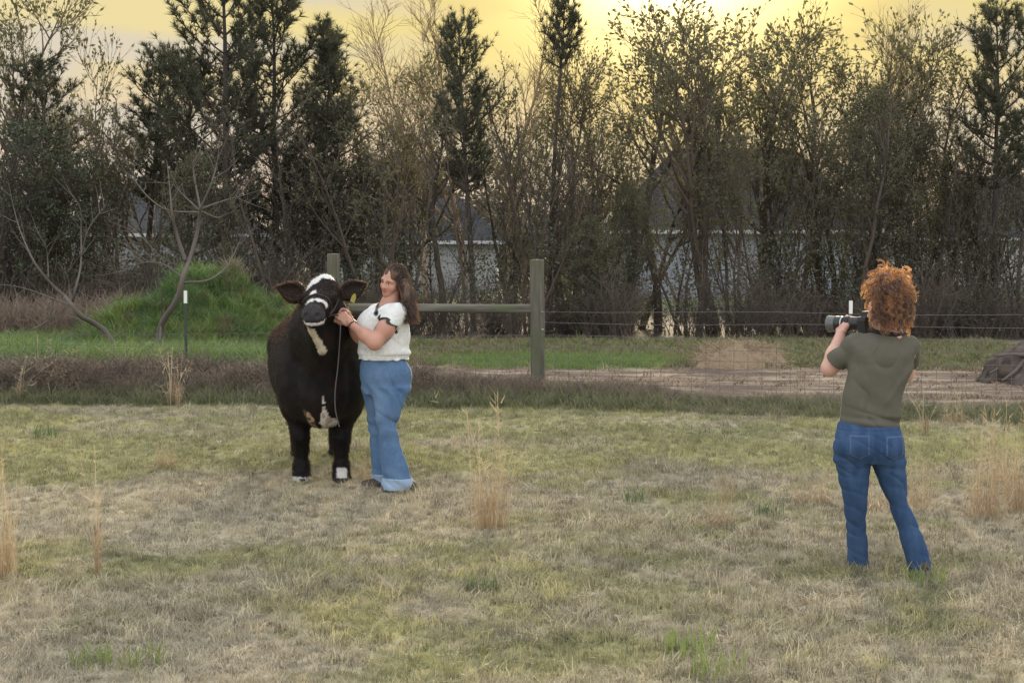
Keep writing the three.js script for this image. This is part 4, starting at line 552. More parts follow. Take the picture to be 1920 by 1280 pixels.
  const denim = (x, y, z) => { const n = fbm(x * 14, y * 7, z * 14 + 6, 2), m = fbm(x * 120, y * 60, z * 120 + 2, 2); let c = mixc([0.065, 0.125, 0.235], [0.15, 0.24, 0.37], n * 0.55 + (m - 0.5) * 0.45 + 0.08); c = mixc(c, [0.20, 0.29, 0.42], 0.5 * Math.exp(-(Math.pow((x + 0.10) / 0.06, 2) + Math.pow((y - 0.62) / 0.14, 2)))); if (y < 0.094) c = mixc([0.23, 0.33, 0.46], [0.33, 0.43, 0.55], n + (m - 0.5) * 0.5); else if (y < 0.1) c = [0.06, 0.10, 0.19]; return c; };
  part('jeans', mesh(jeans, [-0.32, 0.0, -0.32], [0.24, 1.0, 0.32], 0.0075, denim), cloth(0.5), o);
  for (const [px, dz, tx] of [[752, 0.12, -0.3], [716, -0.10, -0.3]]) { const c = W(px, 917, dz); c.y = 0.028; part('shoe', mesh(uni([ell(c.clone().add(V(-0.03, 0, 0.02)), 0.125, 0.036, 0.05), ell(c.clone().add(V(0.05, 0.012, -0.01)), 0.06, 0.045, 0.045)], 0.03), [c.x - 0.18, -0.02, c.z - 0.1], [c.x + 0.14, 0.11, c.z + 0.12], 0.01), std(0.06, 0.045, 0.035, 0.6), o); }
  // bracelet
  const br = new THREE.TorusGeometry(0.034, 0.0045, 6, 24), bm = part('bracelet', br, std(0.07, 0.035, 0.025, 0.6), o); bm.position.copy(E.clone().lerp(Wr, 0.86)); bm.quaternion.setFromUnitVectors(V(0, 0, 1), Wr.clone().sub(E).normalize());
  // hair
  const hv = (x, y, z) => V(x, y, z).multiplyScalar(hs).applyMatrix4(HM);
  const skull = framed(ell(V(0, 0.040, -0.024), 0.082, 0.096, 0.102), HM), face = framed(uni([ell(V(0.0, -0.03, 0.105), 0.062, 0.095, 0.085), ell(V(0, 0.040, 0.12), 0.060, 0.045, 0.062)], 0.05), HM);
  const fall = uni([rc(hv(0.072, 0.02, -0.02), W(764, 556, 0.10), 0.040, 0.040), rc(W(764, 556, 0.10), W(773, 588, 0.15), 0.038, 0.022), rc(hv(0.02, 0.0, -0.08), W(766, 565, -0.05), 0.06, 0.04), rc(hv(-0.07, 0.0, -0.04), W(722, 560, -0.09), 0.035, 0.025)], 0.03);
  const capH = (x, y, z) => { let d = skull(x, y, z); d = smin(d, fall(x, y, z), 0.03); d = Math.max(d, -face(x, y, z)); return d + 0.006 * Math.sin((x * 0.7 + z) * 130 + 8 * noise(x * 12, y * 18, z * 12)) + 0.006 * (noise(x * 22, y * 10, z * 22 + 1) - 0.5); };
  const brown = (t) => mixc([0.034, 0.016, 0.009], [0.20, 0.098, 0.044], t);
  part('hair', mergeGeometries([mesh(capH, [-0.16, 1.20, -0.26], [0.26, 1.70, 0.26], 0.0055, (x, y, z) => brown(0.1 + 0.35 * noise(x * 60, y * 10, z * 60 + 1)))]), vcol(0.55), o);
  const lk = locks(5200, 3, (r) => { const a = r() * 6.283, el = Math.acos(1 - 1.15 * r()), n = V(Math.sin(el) * Math.cos(a), Math.cos(el), Math.sin(el) * Math.sin(a)); if (n.z > 0.35 && Math.abs(n.x) < 0.75 && n.y < 0.75) return null; const p0 = hv(n.x * 0.092, 0.040 + n.y * 0.108, -0.024 + n.z * 0.112), right = n.x > -0.25; if (!right && r() < 0.5) return null; const side = right ? 1 : -1, e = right ? W(lerp(754, 787, r()), lerp(568, 608, Math.pow(r(), 0.7)), lerp(-0.04, 0.19, r())) : W(lerp(714, 724, r()), lerp(545, 566, r()), -0.03 - 0.08 * r()), m1 = hv(side * (0.096 + 0.020 * r()), 0.0, 0.005 + 0.09 * (r() - 0.5)).lerp(p0, 0.25), m2 = m1.clone().lerp(e, 0.5).add(V((right ? 0.020 : -0.01) + 0.012 * (r() - 0.5), 0, 0.03 * (r() - 0.5))), m3 = m1.clone().lerp(e, 0.8).add(V(-0.016 * side + 0.012 * (r() - 0.5), 0, 0.016 * Math.sin(a * 3))); return [p0, m1, m2, m3, e]; }, 0.0042, 0.0018, 14, (r) => brown(Math.pow(r(), 1.5)));
  part('hair_strands', lk, new THREE.MeshPhysicalMaterial({ color: 0xffffff, vertexColors: true, roughness: 1, transmission: 0.75, thickness: 0, side: THREE.DoubleSide }), o, 'stuff');
}

// ---------- the photographer
{
  const D = 8.6, O = at(1652, 1072, D); O.y = groundY(O.x, O.z); const o = thing('person', 'photographer with curly red hair in olive t-shirt and dark blue jeans, seen from behind', 'person', O);
  const W = (px, py, dz = 0) => at(px, py, D - dz).sub(O), sk = [0.56, 0.34, 0.27];
  const aim = V(-0.76, -0.04, -0.64).normalize(), S = W(1603, 646, -0.02), E = W(1556, 690, -0.10), Wr = W(1577, 624, -0.20), S2 = W(1704, 650, -0.02), E2 = W(1700, 700, -0.22), W2 = W(1640, 632, -0.32), nb = W(1664, 632, 0.0), hc = W(1662, 583, -0.03), hs = 1.0;
  const HM = new THREE.Matrix4().makeRotationFromEuler(new THREE.Euler(0.10, Math.PI + 0.82, 0, 'YXZ')).setPosition(hc);
  const LA = W(1615, 606, -0.19), LF = LA.clone().addScaledVector(aim, 0.185);       // lens axis: back and front
  const grip = LA.clone().lerp(LF, 0.55), hy = grip.clone().sub(Wr).add(V(-0.012, 0.02, -0.02)).normalize(), hz0 = V(0.62, 0.25, -0.74), hx = V().crossVectors(hy, hz0).normalize(), hz = V().crossVectors(hx, hy).normalize(), HL = basis(Wr, hx, hy, hz);
  const handL = handField(HL, -1, [0.55, 0.6, 0.6, 0.6], [[0.016, 0.012, 0.006], [0.040, 0.042, 0.012], [0.048, 0.074, 0.014], [0.044, 0.100, 0.018]], 1.0);
  const hy2 = V(-0.7, 0.45, -0.3).normalize(), hx2 = V().crossVectors(hy2, V(0, 0, 1)).normalize(), HR = basis(W2, hx2, hy2, V().crossVectors(hx2, hy2).normalize()), handR = handField(HR, 1, [0.8, 0.8, 0.8, 0.9], [[0.016, 0.012, 0.006], [0.040, 0.042, 0.012], [0.048, 0.074, 0.014], [0.044, 0.100, 0.018]], 1.0);
  const Fm = E.clone().lerp(Wr, 0.35), Fm2 = E2.clone().lerp(W2, 0.35);
  const skinF = uni([rc(S, E, 0.044, 0.042), rc(E, Fm, 0.041, 0.041), rc(Fm, Wr, 0.041, 0.026), rc(S2, E2, 0.044, 0.042), rc(E2, Fm2, 0.041, 0.041), rc(Fm2, W2, 0.041, 0.026), rc(nb, hc.clone().add(V(0, -0.05, 0)), 0.052, 0.050), rc(nb, W(1650, 680), 0.05, 0.08), rc(S.clone().add(V(0, -0.035, 0)), S2.clone().add(V(0, -0.035, 0)), 0.04, 0.04), rc(W(1650, 680), W(1632, 790), 0.08, 0.09)], 0.03);
  const noiseSkin = (x, y, z) => { const n = noise(x * 50, y * 50, z * 50 + 3); return [sk[0] * (0.95 + 0.1 * n), sk[1] * (0.90 + 0.16 * n), sk[2] * (0.9 + 0.16 * n)]; };
  part('body', mergeGeometries([mesh(skinF, [-0.36, 0.75, -0.42], [0.28, 1.45, 0.16], 0.009, noiseSkin), mesh(headField(HM, hs), ...bounds(HM, 0.19), 0.0042, headColor(HM, hs, sk, [0.45, 0.17, 0.14], [0.2, 0.09, 0.04])), mesh(handL, ...bounds(HL, 0.16), 0.004, noiseSkin), mesh(handR, ...bounds(HR, 0.16), 0.0045, noiseSkin)]), skin(), o);
  const sec = (py, a, b, az, dz = 0) => { const l = W(a, py, dz), q = W(b, py, dz); return [l.y, (l.x + q.x) / 2, dz, (q.x - l.x) / 2, az]; };
  // t-shirt
  const T = loft([sec(799, 1570, 1688, 0.125), sec(780, 1572, 1690, 0.122), sec(755, 1578, 1693, 0.112), sec(722, 1583, 1700, 0.112), sec(690, 1588, 1711, 0.118), sec(665, 1590, 1715, 0.118), sec(648, 1594, 1714, 0.105), sec(636, 1606, 1708, 0.085), sec(628, 1620, 1702, 0.068), sec(618, 1642, 1688, 0.06)]);
  const ax = E.clone().sub(S).normalize(), ax2 = E2.clone().sub(S2).normalize(), e1 = S.clone().addScaledVector(ax, 0.155), e2 = S2.clone().addScaledVector(ax2, 0.17), sl = rc(S.clone().addScaledVector(ax, -0.01), e1.clone().addScaledVector(ax, 0.06), 0.064, 0.064), sl2 = rc(S2.clone(), e2.clone().addScaledVector(ax2, 0.06), 0.064, 0.066), in1 = rc(e1.clone().addScaledVector(ax, -0.05), e1.clone().addScaledVector(ax, 0.1), 0.042, 0.046), in2 = rc(e2.clone().addScaledVector(ax2, -0.05), e2.clone().addScaledVector(ax2, 0.1), 0.042, 0.046);
  const pl = (p, n) => (x, y, z) => (x - p.x) * n.x + (y - p.y) * n.y + (z - p.z) * n.z, c1 = pl(e1, ax), c2 = pl(e2, ax2), nk = rc(nb.clone().add(V(-0.003, 0.028, -0.03)), nb.clone().add(V(0, 0.2, -0.03)), 0.062, 0.09);
  const folds = (x, y, z) => { const a = V(x - S.x, y - S.y, 0), ra = Math.hypot(a.x, a.y); return 0.007 * (fbm(x * 8 + y * 4, y * 10, z * 8 + 2.2, 3) - 0.5) + 0.004 * Math.sin((x * 0.72 + y * 0.70) * 62 + 5 * noise(x * 5, y * 5, 3.2)) * Math.exp(-ra * ra / 0.018) + 0.005 * Math.sin((x * 0.75 + y * 0.45) * 42 + 5 * noise(x * 4, y * 4, 1.2) + 2) * sstep(1.05, 0.9, y) + 0.0055 * Math.sin(y * 105 + 4 * noise(x * 9, y * 5, 6.6) + x * 14) * sstep(0.87, 0.83, y) + 0.005 * Math.sin((y * 0.8 - x * 0.6) * 60 + 4 * noise(x * 6, y * 6, 9)) * Math.exp(-(Math.pow((x - 0.15) / 0.08, 2) + Math.pow((y - 1.08) / 0.08, 2))) - 0.007 * Math.exp(-Math.pow(((x - 0.03) * 0.8 - (y - 0.97) * 0.55) / 0.018, 2)) * sstep(0.88, 0.96, y) * sstep(1.14, 1.02, y) + 0.010 * Math.pow(ridge(x * 8 - y * 5, y * 6 + x * 4, z * 4 + 7), 1.2) + 0.011 * ridge(x * 3 + 2, y * 16 + x * 5, z * 3 + 2) * sstep(0.95, 0.84, y) + 0.004 * ridge((x - S.x) * 9 + (y - S.y) * 10, (y - S.y) * 2, z * 3 + 1) * Math.exp(-ra * ra / 0.03); };
  const shirt = (x, y, z) => { let d = T(x, y, z); d = smin(d, Math.max(sl(x, y, z), c1(x, y, z)), 0.035); d = smin(d, Math.max(sl2(x, y, z), c2(x, y, z)), 0.035); d = Math.max(d, -in1(x, y, z), -in2(x, y, z)); d = -smin(-d, nk(x, y, z), 0.008); return d + folds(x, y, z) + (Math.abs(y - 0.80) < 0.003 ? 0.002 : 0); };
  const shirtC = (x, y, z) => { const n = fbm(x * 50, y * 50, z * 50 + 1, 2), m = fbm(x * 5, y * 5, z * 5 + 9, 2); if (Math.abs(nk(x, y, z)) < 0.020) return [0.022, 0.022, 0.020]; const c = mixc([0.095, 0.092, 0.072], [0.128, 0.122, 0.096], n * 0.5 + m * 0.5); return c; };
  part('t_shirt', mesh(shirt, [-0.36, 0.72, -0.36], [0.30, 1.38, 0.18], 0.0062, shirtC), cloth(0.6), o);
  { const s = new Soup(), pts = [], c0 = nb.clone().add(V(0.004, 0.030, -0.012)); for (let i = 0; i <= 30; i++) { const a = i / 30 * 6.2832; pts.push(c0.clone().add(V(Math.cos(a) * 0.090, -0.012 * Math.sin(a) - 0.010 * Math.cos(a), Math.sin(a) * 0.066))); } s.tube(pts, 0.0135, 0.0135, 8); part('collar', s.geo(), std(0.020, 0.020, 0.019, 0.95), o); }
  // jeans
  const hips = loft([sec(866, 1564, 1698, 0.115, 0.0), sec(845, 1562, 1698, 0.138, 0.01), sec(820, 1565, 1694, 0.138, 0.01), sec(788, 1572, 1686, 0.112)]), bl = ell(W(1600, 836, 0.05), 0.092, 0.085, 0.098), brr = ell(W(1662, 838, 0.05), 0.092, 0.085, 0.098);
  const lg = (rows) => loft(rows.map((q) => sec(...q))), L1 = lg([[1068, 1587, 1630, 0.075, -0.10], [1050, 1588, 1629, 0.070, -0.09], [1015, 1588, 1628, 0.064, -0.06], [980, 1586, 1626, 0.063, -0.03], [940, 1581, 1628, 0.075, 0.0], [900, 1572, 1631, 0.09, 0.01], [860, 1563, 1633, 0.10, 0.01]]), L2 = lg([[1074, 1704, 1749, 0.078, 0.04], [1050, 1698, 1746, 0.072, 0.04], [1025, 1691, 1740, 0.068, 0.04], [985, 1680, 1724, 0.066, 0.03], [940, 1664, 1706, 0.074, 0.01], [900, 1647, 1702, 0.088, 0.01], [862, 1633, 1699, 0.10, 0.01]]);
  const wr = (x, y, z) => { const b = Math.max(0, Math.sin(y * 58 + 7 * noise(x * 5 + (x > 0.02 ? 9 : 0), y * 3, 5) + x * 10)); return 0.007 * (fbm(x * 8 + 4, y * 14, z * 8 + 3.1, 3) - 0.5) + 0.0035 * b * b * (Math.exp(-Math.pow((y - 0.40) / 0.14, 2)) + 0.5 * Math.exp(-Math.pow((y - 0.06) / 0.05, 2))) + 0.004 * b * sstep(0.45, 0.6, y) * sstep(0.66, 0.55, y) + 0.009 * Math.pow(ridge(x * 4 + (x > 0.02 ? 4 : 0), y * 15 + x * 9, z * 4 + 3), 1.5) * (0.45 + Math.exp(-Math.pow((y - 0.40) / 0.17, 2))) + 0.004 * ridge(x * 16 + y * 4, y * 4, z * 16 + 5); };
  const pk = (x, y, cx, cy) => Math.max(Math.abs(x - cx) - 0.052, y - cy - 0.055, cy - 0.075 - y + Math.abs(x - cx) * 0.5), pcs = [W(1602, 830), W(1668, 832)];
  const jeans = (x, y, z) => { let d = smin(hips(x, y, z), bl(x, y, z), 0.03); d = smin(d, brr(x, y, z), 0.03); let l = Math.min(L1(x, y, z), L2(x, y, z)); d = smin(d, l, 0.035); let a = 0; if (z > 0) for (const p of pcs) a += 0.0045 * sstep(0.004, -0.002, pk(x, y, p.x, p.y)); const cx = W(1633, 840).x; if (z > 0 && y > 0.6) a -= 0.012 * Math.exp(-Math.pow((x - cx) / 0.012, 2)) * sstep(0.6, 0.66, y) * sstep(0.80, 0.72, y); a -= 0.003 * Math.exp(-Math.pow((y - 0.775) / 0.004, 2)); return Math.max(d + wr(x, y, z) - a, 0.006 - y); };
  const denim = (x, y, z) => { const n = fbm(x * 30, y * 9, z * 30 + 6, 3), m = fbm(x * 150, y * 80, z * 150 + 2, 2); let c = mixc([0.026, 0.056, 0.125], [0.060, 0.110, 0.205], n * 1.0 + (m - 0.5) * 0.3 - 0.05); if (z > 0) for (const p of pcs) { const q = pk(x, y, p.x, p.y); if (Math.abs(q + 0.004) < 0.003) c = mixc(c, [0.13, 0.17, 0.26], 0.5); } if (y < 0.03 && x > 0.05) c = mixc(c, [0.3, 0.34, 0.4], 0.5 * n); return c; };
  part('jeans', mesh(jeans, [-0.31, -0.01, -0.24], [0.34, 0.86, 0.22], 0.0065, denim), cloth(0.5), o);
  for (const [px, py, dz] of [[1608, 1062, -0.14], [1726, 1072, 0.02]]) { const c = W(px, py, dz); c.y = 0.03; part('shoe', mesh(uni([ell(c.clone().add(V(0.0, 0, -0.05)), 0.042, 0.034, 0.125), ell(c.clone().add(V(0, 0.012, 0.04)), 0.038, 0.045, 0.06)], 0.03), [c.x - 0.09, -0.02, c.z - 0.22], [c.x + 0.09, 0.12, c.z + 0.14], 0.01), std(0.05, 0.042, 0.036, 0.7), o); }
  // hair: dense curls round the head
  const ctr = W(1666, 570, -0.02), rx = 0.126, ry = 0.150, rz = 0.130;
  const faceDir = aim, capF = (x, y, z) => { let d = ell(ctr.clone().add(V(0, 0.005, 0)), rx * 0.70, ry * 0.76, rz * 0.72)(x, y, z); d = smin(d, rc(ctr.clone().add(V(0, -0.03, 0.02)), ctr.clone().add(V(0.02, -0.065, 0.01)), 0.078, 0.062)(x, y, z), 0.05); const f = (x - ctr.x) * aim.x + (z - ctr.z) * aim.z; return Math.max(d + 0.030 * (noise(x * 26, y * 26, z * 26 + 2) - 0.5), f - 0.06); };
  const red = (t) => mixc([0.16, 0.060, 0.022], [0.70, 0.39, 0.15], t);
  part('hair', mesh(capF, [ctr.x - 0.2, ctr.y - 0.24, ctr.z - 0.2], [ctr.x + 0.2, ctr.y + 0.2, ctr.z + 0.2], 0.007, (x, y, z) => red(0.15 + 0.35 * noise(x * 50, y * 50, z * 50))), vcol(0.7), o);
  const r0 = rngOf(9), cs = new Soup(true);
  for (let k = 0; k < 430; k++) {
    const a = r0() * 6.283, cy = 1 - 1.55 * r0(), sy = Math.sqrt(Math.max(0, 1 - cy * cy)), n = V(sy * Math.cos(a), cy, sy * Math.sin(a)); if (n.dot(aim) > 0.45 && n.y < 0.55) continue;
    const dp = lerp(0.60, 0.90, r0()), p = V(ctr.x + n.x * rx * dp, ctr.y + n.y * ry * (dp + 0.04) + 0.005, ctr.z + n.z * rz * dp), len = lerp(0.06, 0.125, r0()), cr = 0.009 + 0.008 * r0(), tw = lerp(70, 110, r0()), ph = r0() * 6.28, tone = Math.pow(r0(), 1.6), d = n.clone().multiplyScalar(0.55).add(V((r0() - 0.5) * 0.4, 0.35 * Math.max(0, n.y), (r0() - 0.5) * 0.4)), q = p.clone(), u = V(-n.z, 0.2, n.x).normalize(), w = V().crossVectors(n, u).normalize(), spine = [];
    for (let i = 0; i <= 18; i++) { d.y -= 0.15; d.normalize(); q.addScaledVector(d, len / 18); const rr = ((q.x - ctr.x) / (rx * 1.08)) ** 2 + ((q.z - ctr.z) / (rz * 1.08)) ** 2; if (rr > 1) { const s = 1 / Math.sqrt(rr); q.x = ctr.x + (q.x - ctr.x) * s; q.z = ctr.z + (q.z - ctr.z) * s; } spine.push(q.clone()); }
    for (let h = 0; h < 8; h++) { const off = V(r0() - 0.5, r0() - 0.5, r0() - 0.5).multiplyScalar(0.010), dph = (r0() - 0.5) * 0.7, c = red(clamp(tone + (r0() - 0.5) * 0.35)), fr = 1 + 0.5 * r0(), pts = spine.map((s, i) => { const t = i / 18, an = ph + dph + t * len * tw * 1.5, g = cr * Math.min(1, t * 4); return s.clone().addScaledVector(off, lerp(1, fr, t)).addScaledVector(u, Math.cos(an) * g).addScaledVector(w, Math.sin(an) * g); }); cs.ribbon(pts, 0.0034, 0.0014, V(r0() - 0.5, r0() - 0.5, r0() - 0.5).normalize(), c); }
  }
  for (let k = 0; k < 520; k++) { const a = r0() * 6.28, e = r0() * 1.4, n = V(Math.cos(a) * Math.sin(e), Math.cos(e), Math.sin(a) * Math.sin(e)), p = V(ctr.x + n.x * rx, ctr.y + n.y * ry * 0.97, ctr.z + n.z * rz); if (n.dot(aim) > 0.6) continue; const b = V(r0() - 0.5, r0() * 0.5, r0() - 0.5).multiplyScalar(0.06); cs.ribbon(catmull([p, p.clone().addScaledVector(n, 0.02).add(b.clone().multiplyScalar(0.3)), p.clone().addScaledVector(n, 0.03).add(b)], 5), 0.0022, 0.0010, V(r0() - 0.5, r0() - 0.5, r0() - 0.5).normalize(), red(0.8)); }
  part('hair_curls', cs.geo(), new THREE.MeshPhysicalMaterial({ color: 0xffffff, vertexColors: true, roughness: 1, transmission: 0.85, thickness: 0, side: THREE.DoubleSide }), o, 'stuff');
  // camera in the hands
  const g = thing('camera', 'black camera with a long zoom lens held up by the red haired photographer', 'camera', LA.clone().add(O)); g.quaternion.setFromUnitVectors(V(0, 0, 1), aim);
  const blk = std(0.016, 0.016, 0.017, 0.35), rub = std(0.022, 0.022, 0.022, 0.8), sil = std(0.55, 0.56, 0.57, 0.3, { metalness: 0.6 }), pale = std(0.62, 0.64, 0.63, 0.35);
  const ring = (name, z0, z1, r0_, r1_, m) => part(name, new THREE.LatheGeometry([[0, z0], [r0_ - 0.002, z0], [r0_, z0 + 0.002], [r1_, z1 - 0.002], [r1_ - 0.002, z1], [0, z1]].map(([a, b]) => new THREE.Vector2(a, b)), 32).rotateX(Math.PI / 2), m, g);
  const bodyS = new THREE.Shape(); [[-0.068, -0.05], [0.068, -0.05], [0.072, 0.02], [0.060, 0.036], [0.030, 0.040], [0.018, 0.062], [-0.018, 0.062], [-0.030, 0.040], [-0.066, 0.036]].forEach(([x, y], i) => i ? bodyS.lineTo(x, y) : bodyS.moveTo(x, y));
  part('camera_body', new THREE.ExtrudeGeometry(bodyS, { depth: 0.042, bevelEnabled: true, bevelSize: 0.005, bevelThickness: 0.005, bevelSegments: 3 }).translate(0, 0, -0.06), rub, g);
  part('grip', new THREE.CapsuleGeometry(0.018, 0.055, 6, 12).translate(-0.058, -0.01, 0.0), rub, g);
  part('eyepiece', new THREE.BoxGeometry(0.034, 0.024, 0.018).translate(0, 0.044, -0.074), rub, g);
  ring('lens_mount', -0.016, 0.006, 0.036, 0.036, sil); ring('lens_barrel', 0.006, 0.062, 0.036, 0.039, blk); ring('zoom_ring', 0.062, 0.105, 0.0405, 0.0405, rub); ring('lens_band', 0.105, 0.113, 0.0415, 0.0415, sil); ring('lens_front', 0.113, 0.150, 0.042, 0.043, blk); 
  const hood = part('lens_hood', new THREE.LatheGeometry([[0.043, 0.150], [0.047, 0.198], [0.045, 0.198], [0.041, 0.150], [0.043, 0.150]].map(([a, b]) => new THREE.Vector2(a, b)), 32).rotateX(Math.PI / 2), std(0.10, 0.105, 0.105, 0.18), g);
  part('front_glass', new THREE.CircleGeometry(0.038, 24).translate(0, 0, 0.1515), std(0.01, 0.01, 0.015, 0.05), g);
  part('dial', new THREE.CylinderGeometry(0.012, 0.012, 0.012, 20).translate(-0.048, 0.047, -0.035), sil, g);
}

// ---------- the cow
{
  const D = 12.0, O = at(604, 905, D); O.y = groundY(O.x, O.z); const YAW = 0.15, o = thing('cow', 'black show cow with a white forehead patch standing beside the woman, facing the viewer', 'cow', O, YAW), inv = new THREE.Matrix4().makeRotationY(YAW).setPosition(O).invert();
  const W = (px, py, dz = 0) => at(px, py, D - dz).applyMatrix4(inv);
  const poll = W(607, 527, 0.42), muz = W(583, 575, 0.84), hz = muz.clone().sub(poll).normalize(), hx = V(0.99, 0.03, 0.17).addScaledVector(hz, -V(0.99, 0.03, 0.17).dot(hz)).normalize(), hy = V().crossVectors(hz, hx).normalize(), HM = basis(poll, hx, hy, hz), hl = poll.distanceTo(muz), m = (x, y, z) => V(x, y, z * hl / 0.44);
  const headBits = [ell(m(0, -0.065, 0.06), 0.112, 0.105, 0.125), rc(m(0, -0.07, 0.10), m(0, -0.072, 0.37), 0.098, 0.064), ell(m(0, -0.135, 0.14), 0.092, 0.11, 0.14), rc(m(0, -0.16, 0.18), m(0, -0.135, 0.39), 0.062, 0.040), ell(m(0, -0.080, 0.405), 0.084, 0.062, 0.062), ell(m(0, -0.128, 0.395), 0.062, 0.042, 0.055), ell(m(0.098, -0.045, 0.165), 0.028, 0.026, 0.032), ell(m(-0.098, -0.045, 0.165), 0.028, 0.026, 0.032), ell(m(0, 0.015, 0.03), 0.062, 0.045, 0.06)];
  const headU = uni(headBits, 0.045), nost = [ell(m(0.045, -0.062, 0.462), 0.017, 0.015, 0.024), ell(m(-0.045, -0.062, 0.462), 0.017, 0.015, 0.024)], mouth = (x, y, z) => Math.max(Math.abs(y + 0.112 + 0.25 * x * x) - 0.005, 0.33 * hl / 0.44 - z);
  const headF = framed((x, y, z) => { let d = headU(x, y, z); for (const n of nost) d = -smin(-d, n(x, y, z), 0.012); d = -smin(-d, mouth(x, y, z), 0.008); return d; }, HM);
  const earF = (root, tip, wide, s) => { const a = tip.clone().sub(root), L = a.length(), x = a.clone().normalize(), n0 = V(0.1 * -s, 0.0, 1).applyAxisAngle(UP, -YAW), y = V().crossVectors(n0, x).normalize(), z = V().crossVectors(x, y).normalize(), M = basis(root, x, y, z); return framed((X, Y, Z) => { const t = clamp(X / L), w = wide * Math.pow(Math.sin(Math.pow(t, 0.8) * Math.PI * 0.93 + 0.16), 0.62), e = ell(V(L * 0.5, 0, 0), L * 0.54, Math.max(w, 0.012), 0.030)(X, Y, Z), sc = ell(V(L * 0.55, 0.0, 0.030), L * 0.40, Math.max(w * 0.72, 0.01), 0.032)(X, Y, Z); return Math.max(e * 0.8, -sc); }, M); };
  const earL = earF(W(577, 556, 0.40), W(518, 538, 0.38), 0.084, -1), earR = earF(W(634, 556, 0.40), W(688, 531, 0.38), 0.080, 1);
  const k = (x, y, z) => V(x, y, z), bits = [], legs = [];
  const barrel = loft([[-1.78, 0, 0.98, 0.10, 0.16], [-1.68, 0, 0.95, 0.22, 0.28], [-1.45, 0, 0.90, 0.31, 0.38], [-1.1, 0, 0.86, 0.375, 0.43], [-0.75, 0, 0.845, 0.395, 0.445], [-0.4, 0, 0.85, 0.365, 0.445], [-0.12, 0, 0.86, 0.325, 0.44], [0.06, 0, 0.84, 0.295, 0.40], [0.2, 0, 0.80, 0.22, 0.30], [0.28, 0, 0.78, 0.12, 0.18]], 'z');
  const neck = [rc(k(0, 0.98, 0.0), k(0.0, 1.16, 0.25), 0.30, 0.215), rc(k(0.0, 1.16, 0.25), poll.clone().addScaledVector(hy, -0.10).addScaledVector(hz, 0.06), 0.215, 0.125), rc(k(0, 0.72, 0.22), k(0, 1.06, 0.36), 0.13, 0.10)];
  const brisket = ell(k(0.005, 0.62, 0.20), 0.165, 0.19, 0.15), shoulders = [ell(k(-0.185, 0.78, 0.06), 0.145, 0.28, 0.19), ell(k(0.185, 0.78, 0.06), 0.145, 0.28, 0.19)];
  const foot = [W(565, 905, 0.0), W(640, 908, 0.04)];
  for (const f of foot) { const s = Math.sign(f.x), e = k(f.x * 1.18, 0.58, f.z - 0.05), kn = k(f.x * 1.02, 0.335, f.z + 0.005); legs.push(rc(k(f.x * 1.22, 0.74, f.z - 0.02), e, 0.14, 0.118), rc(e, kn, 0.112, 0.058), rc(kn, k(f.x, 0.24, f.z - 0.01), 0.060, 0.046), rc(k(f.x, 0.24, f.z - 0.01), k(f.x, 0.11, f.z - 0.01), 0.046, 0.054), rc(k(f.x, 0.11, f.z - 0.01), k(f.x, 0.045, f.z + 0.015), 0.054, 0.052), ell(k(f.x - 0.024, 0.026, f.z + 0.025), 0.038, 0.042, 0.068), ell(k(f.x + 0.024, 0.026, f.z + 0.025), 0.038, 0.042, 0.068)); }
  for (const s of [-1, 1]) legs.push(rc(k(s * 0.17, 0.92, -1.42), k(s * 0.20, 0.66, -1.22), 0.24, 0.15), rc(k(s * 0.20, 0.66, -1.22), k(s * 0.17, 0.42, -1.55), 0.14, 0.072), rc(k(s * 0.17, 0.42, -1.55), k(s * 0.16, 0.10, -1.48), 0.068, 0.054), ell(k(s * 0.16, 0.03, -1.44), 0.062, 0.045, 0.08));
  const tail = [rc(k(0, 1.20, -1.72), k(0, 0.75, -1.85), 0.04, 0.022), rc(k(0, 0.75, -1.85), k(0, 0.42, -1.83), 0.05, 0.035)];
  const lap = [W(577, 605, 0.72), W(584, 622, 0.64), W(595, 640, 0.58), W(604, 658, 0.52)], dew = [rc(lap[0], lap[1], 0.016, 0.011), rc(lap[1], lap[2], 0.011, 0.014), rc(lap[2], lap[3], 0.014, 0.020)], throat = [rc(lap[0].clone().add(V(0.03, 0, -0.10)), k(0.02, 1.02, 0.40), 0.06, 0.10)];
  const big = [barrel, brisket, ...shoulders, ...neck], bigU = uni(big, 0.12), legU = uni(legs, 0.045), dewU = uni(dew, 0.02);
  const coat = (x, y, z) => 0.008 * (fbm(x * 14, y * 14, z * 14 + 1.7, 2) - 0.5);
  const cow = (x, y, z) => { let d = smin(bigU(x, y, z), legU(x, y, z), 0.07); d = smin(d, Math.min(tail[0](x, y, z), tail[1](x, y, z)), 0.03); d = smin(d, throat[0](x, y, z), 0.08); d = smin(d, headF(x, y, z), 0.05); d = smin(d, dewU(x, y, z), 0.02); d = smin(d, Math.min(earL(x, y, z), earR(x, y, z)), 0.02); return Math.max(d + coat(x, y, z), -y); };
  const BLACK = [0.006, 0.0055, 0.0055], BROWN = [0.026, 0.014, 0.010], WHITE = [0.72, 0.71, 0.69], hinv = HM.clone().invert(), p = V();
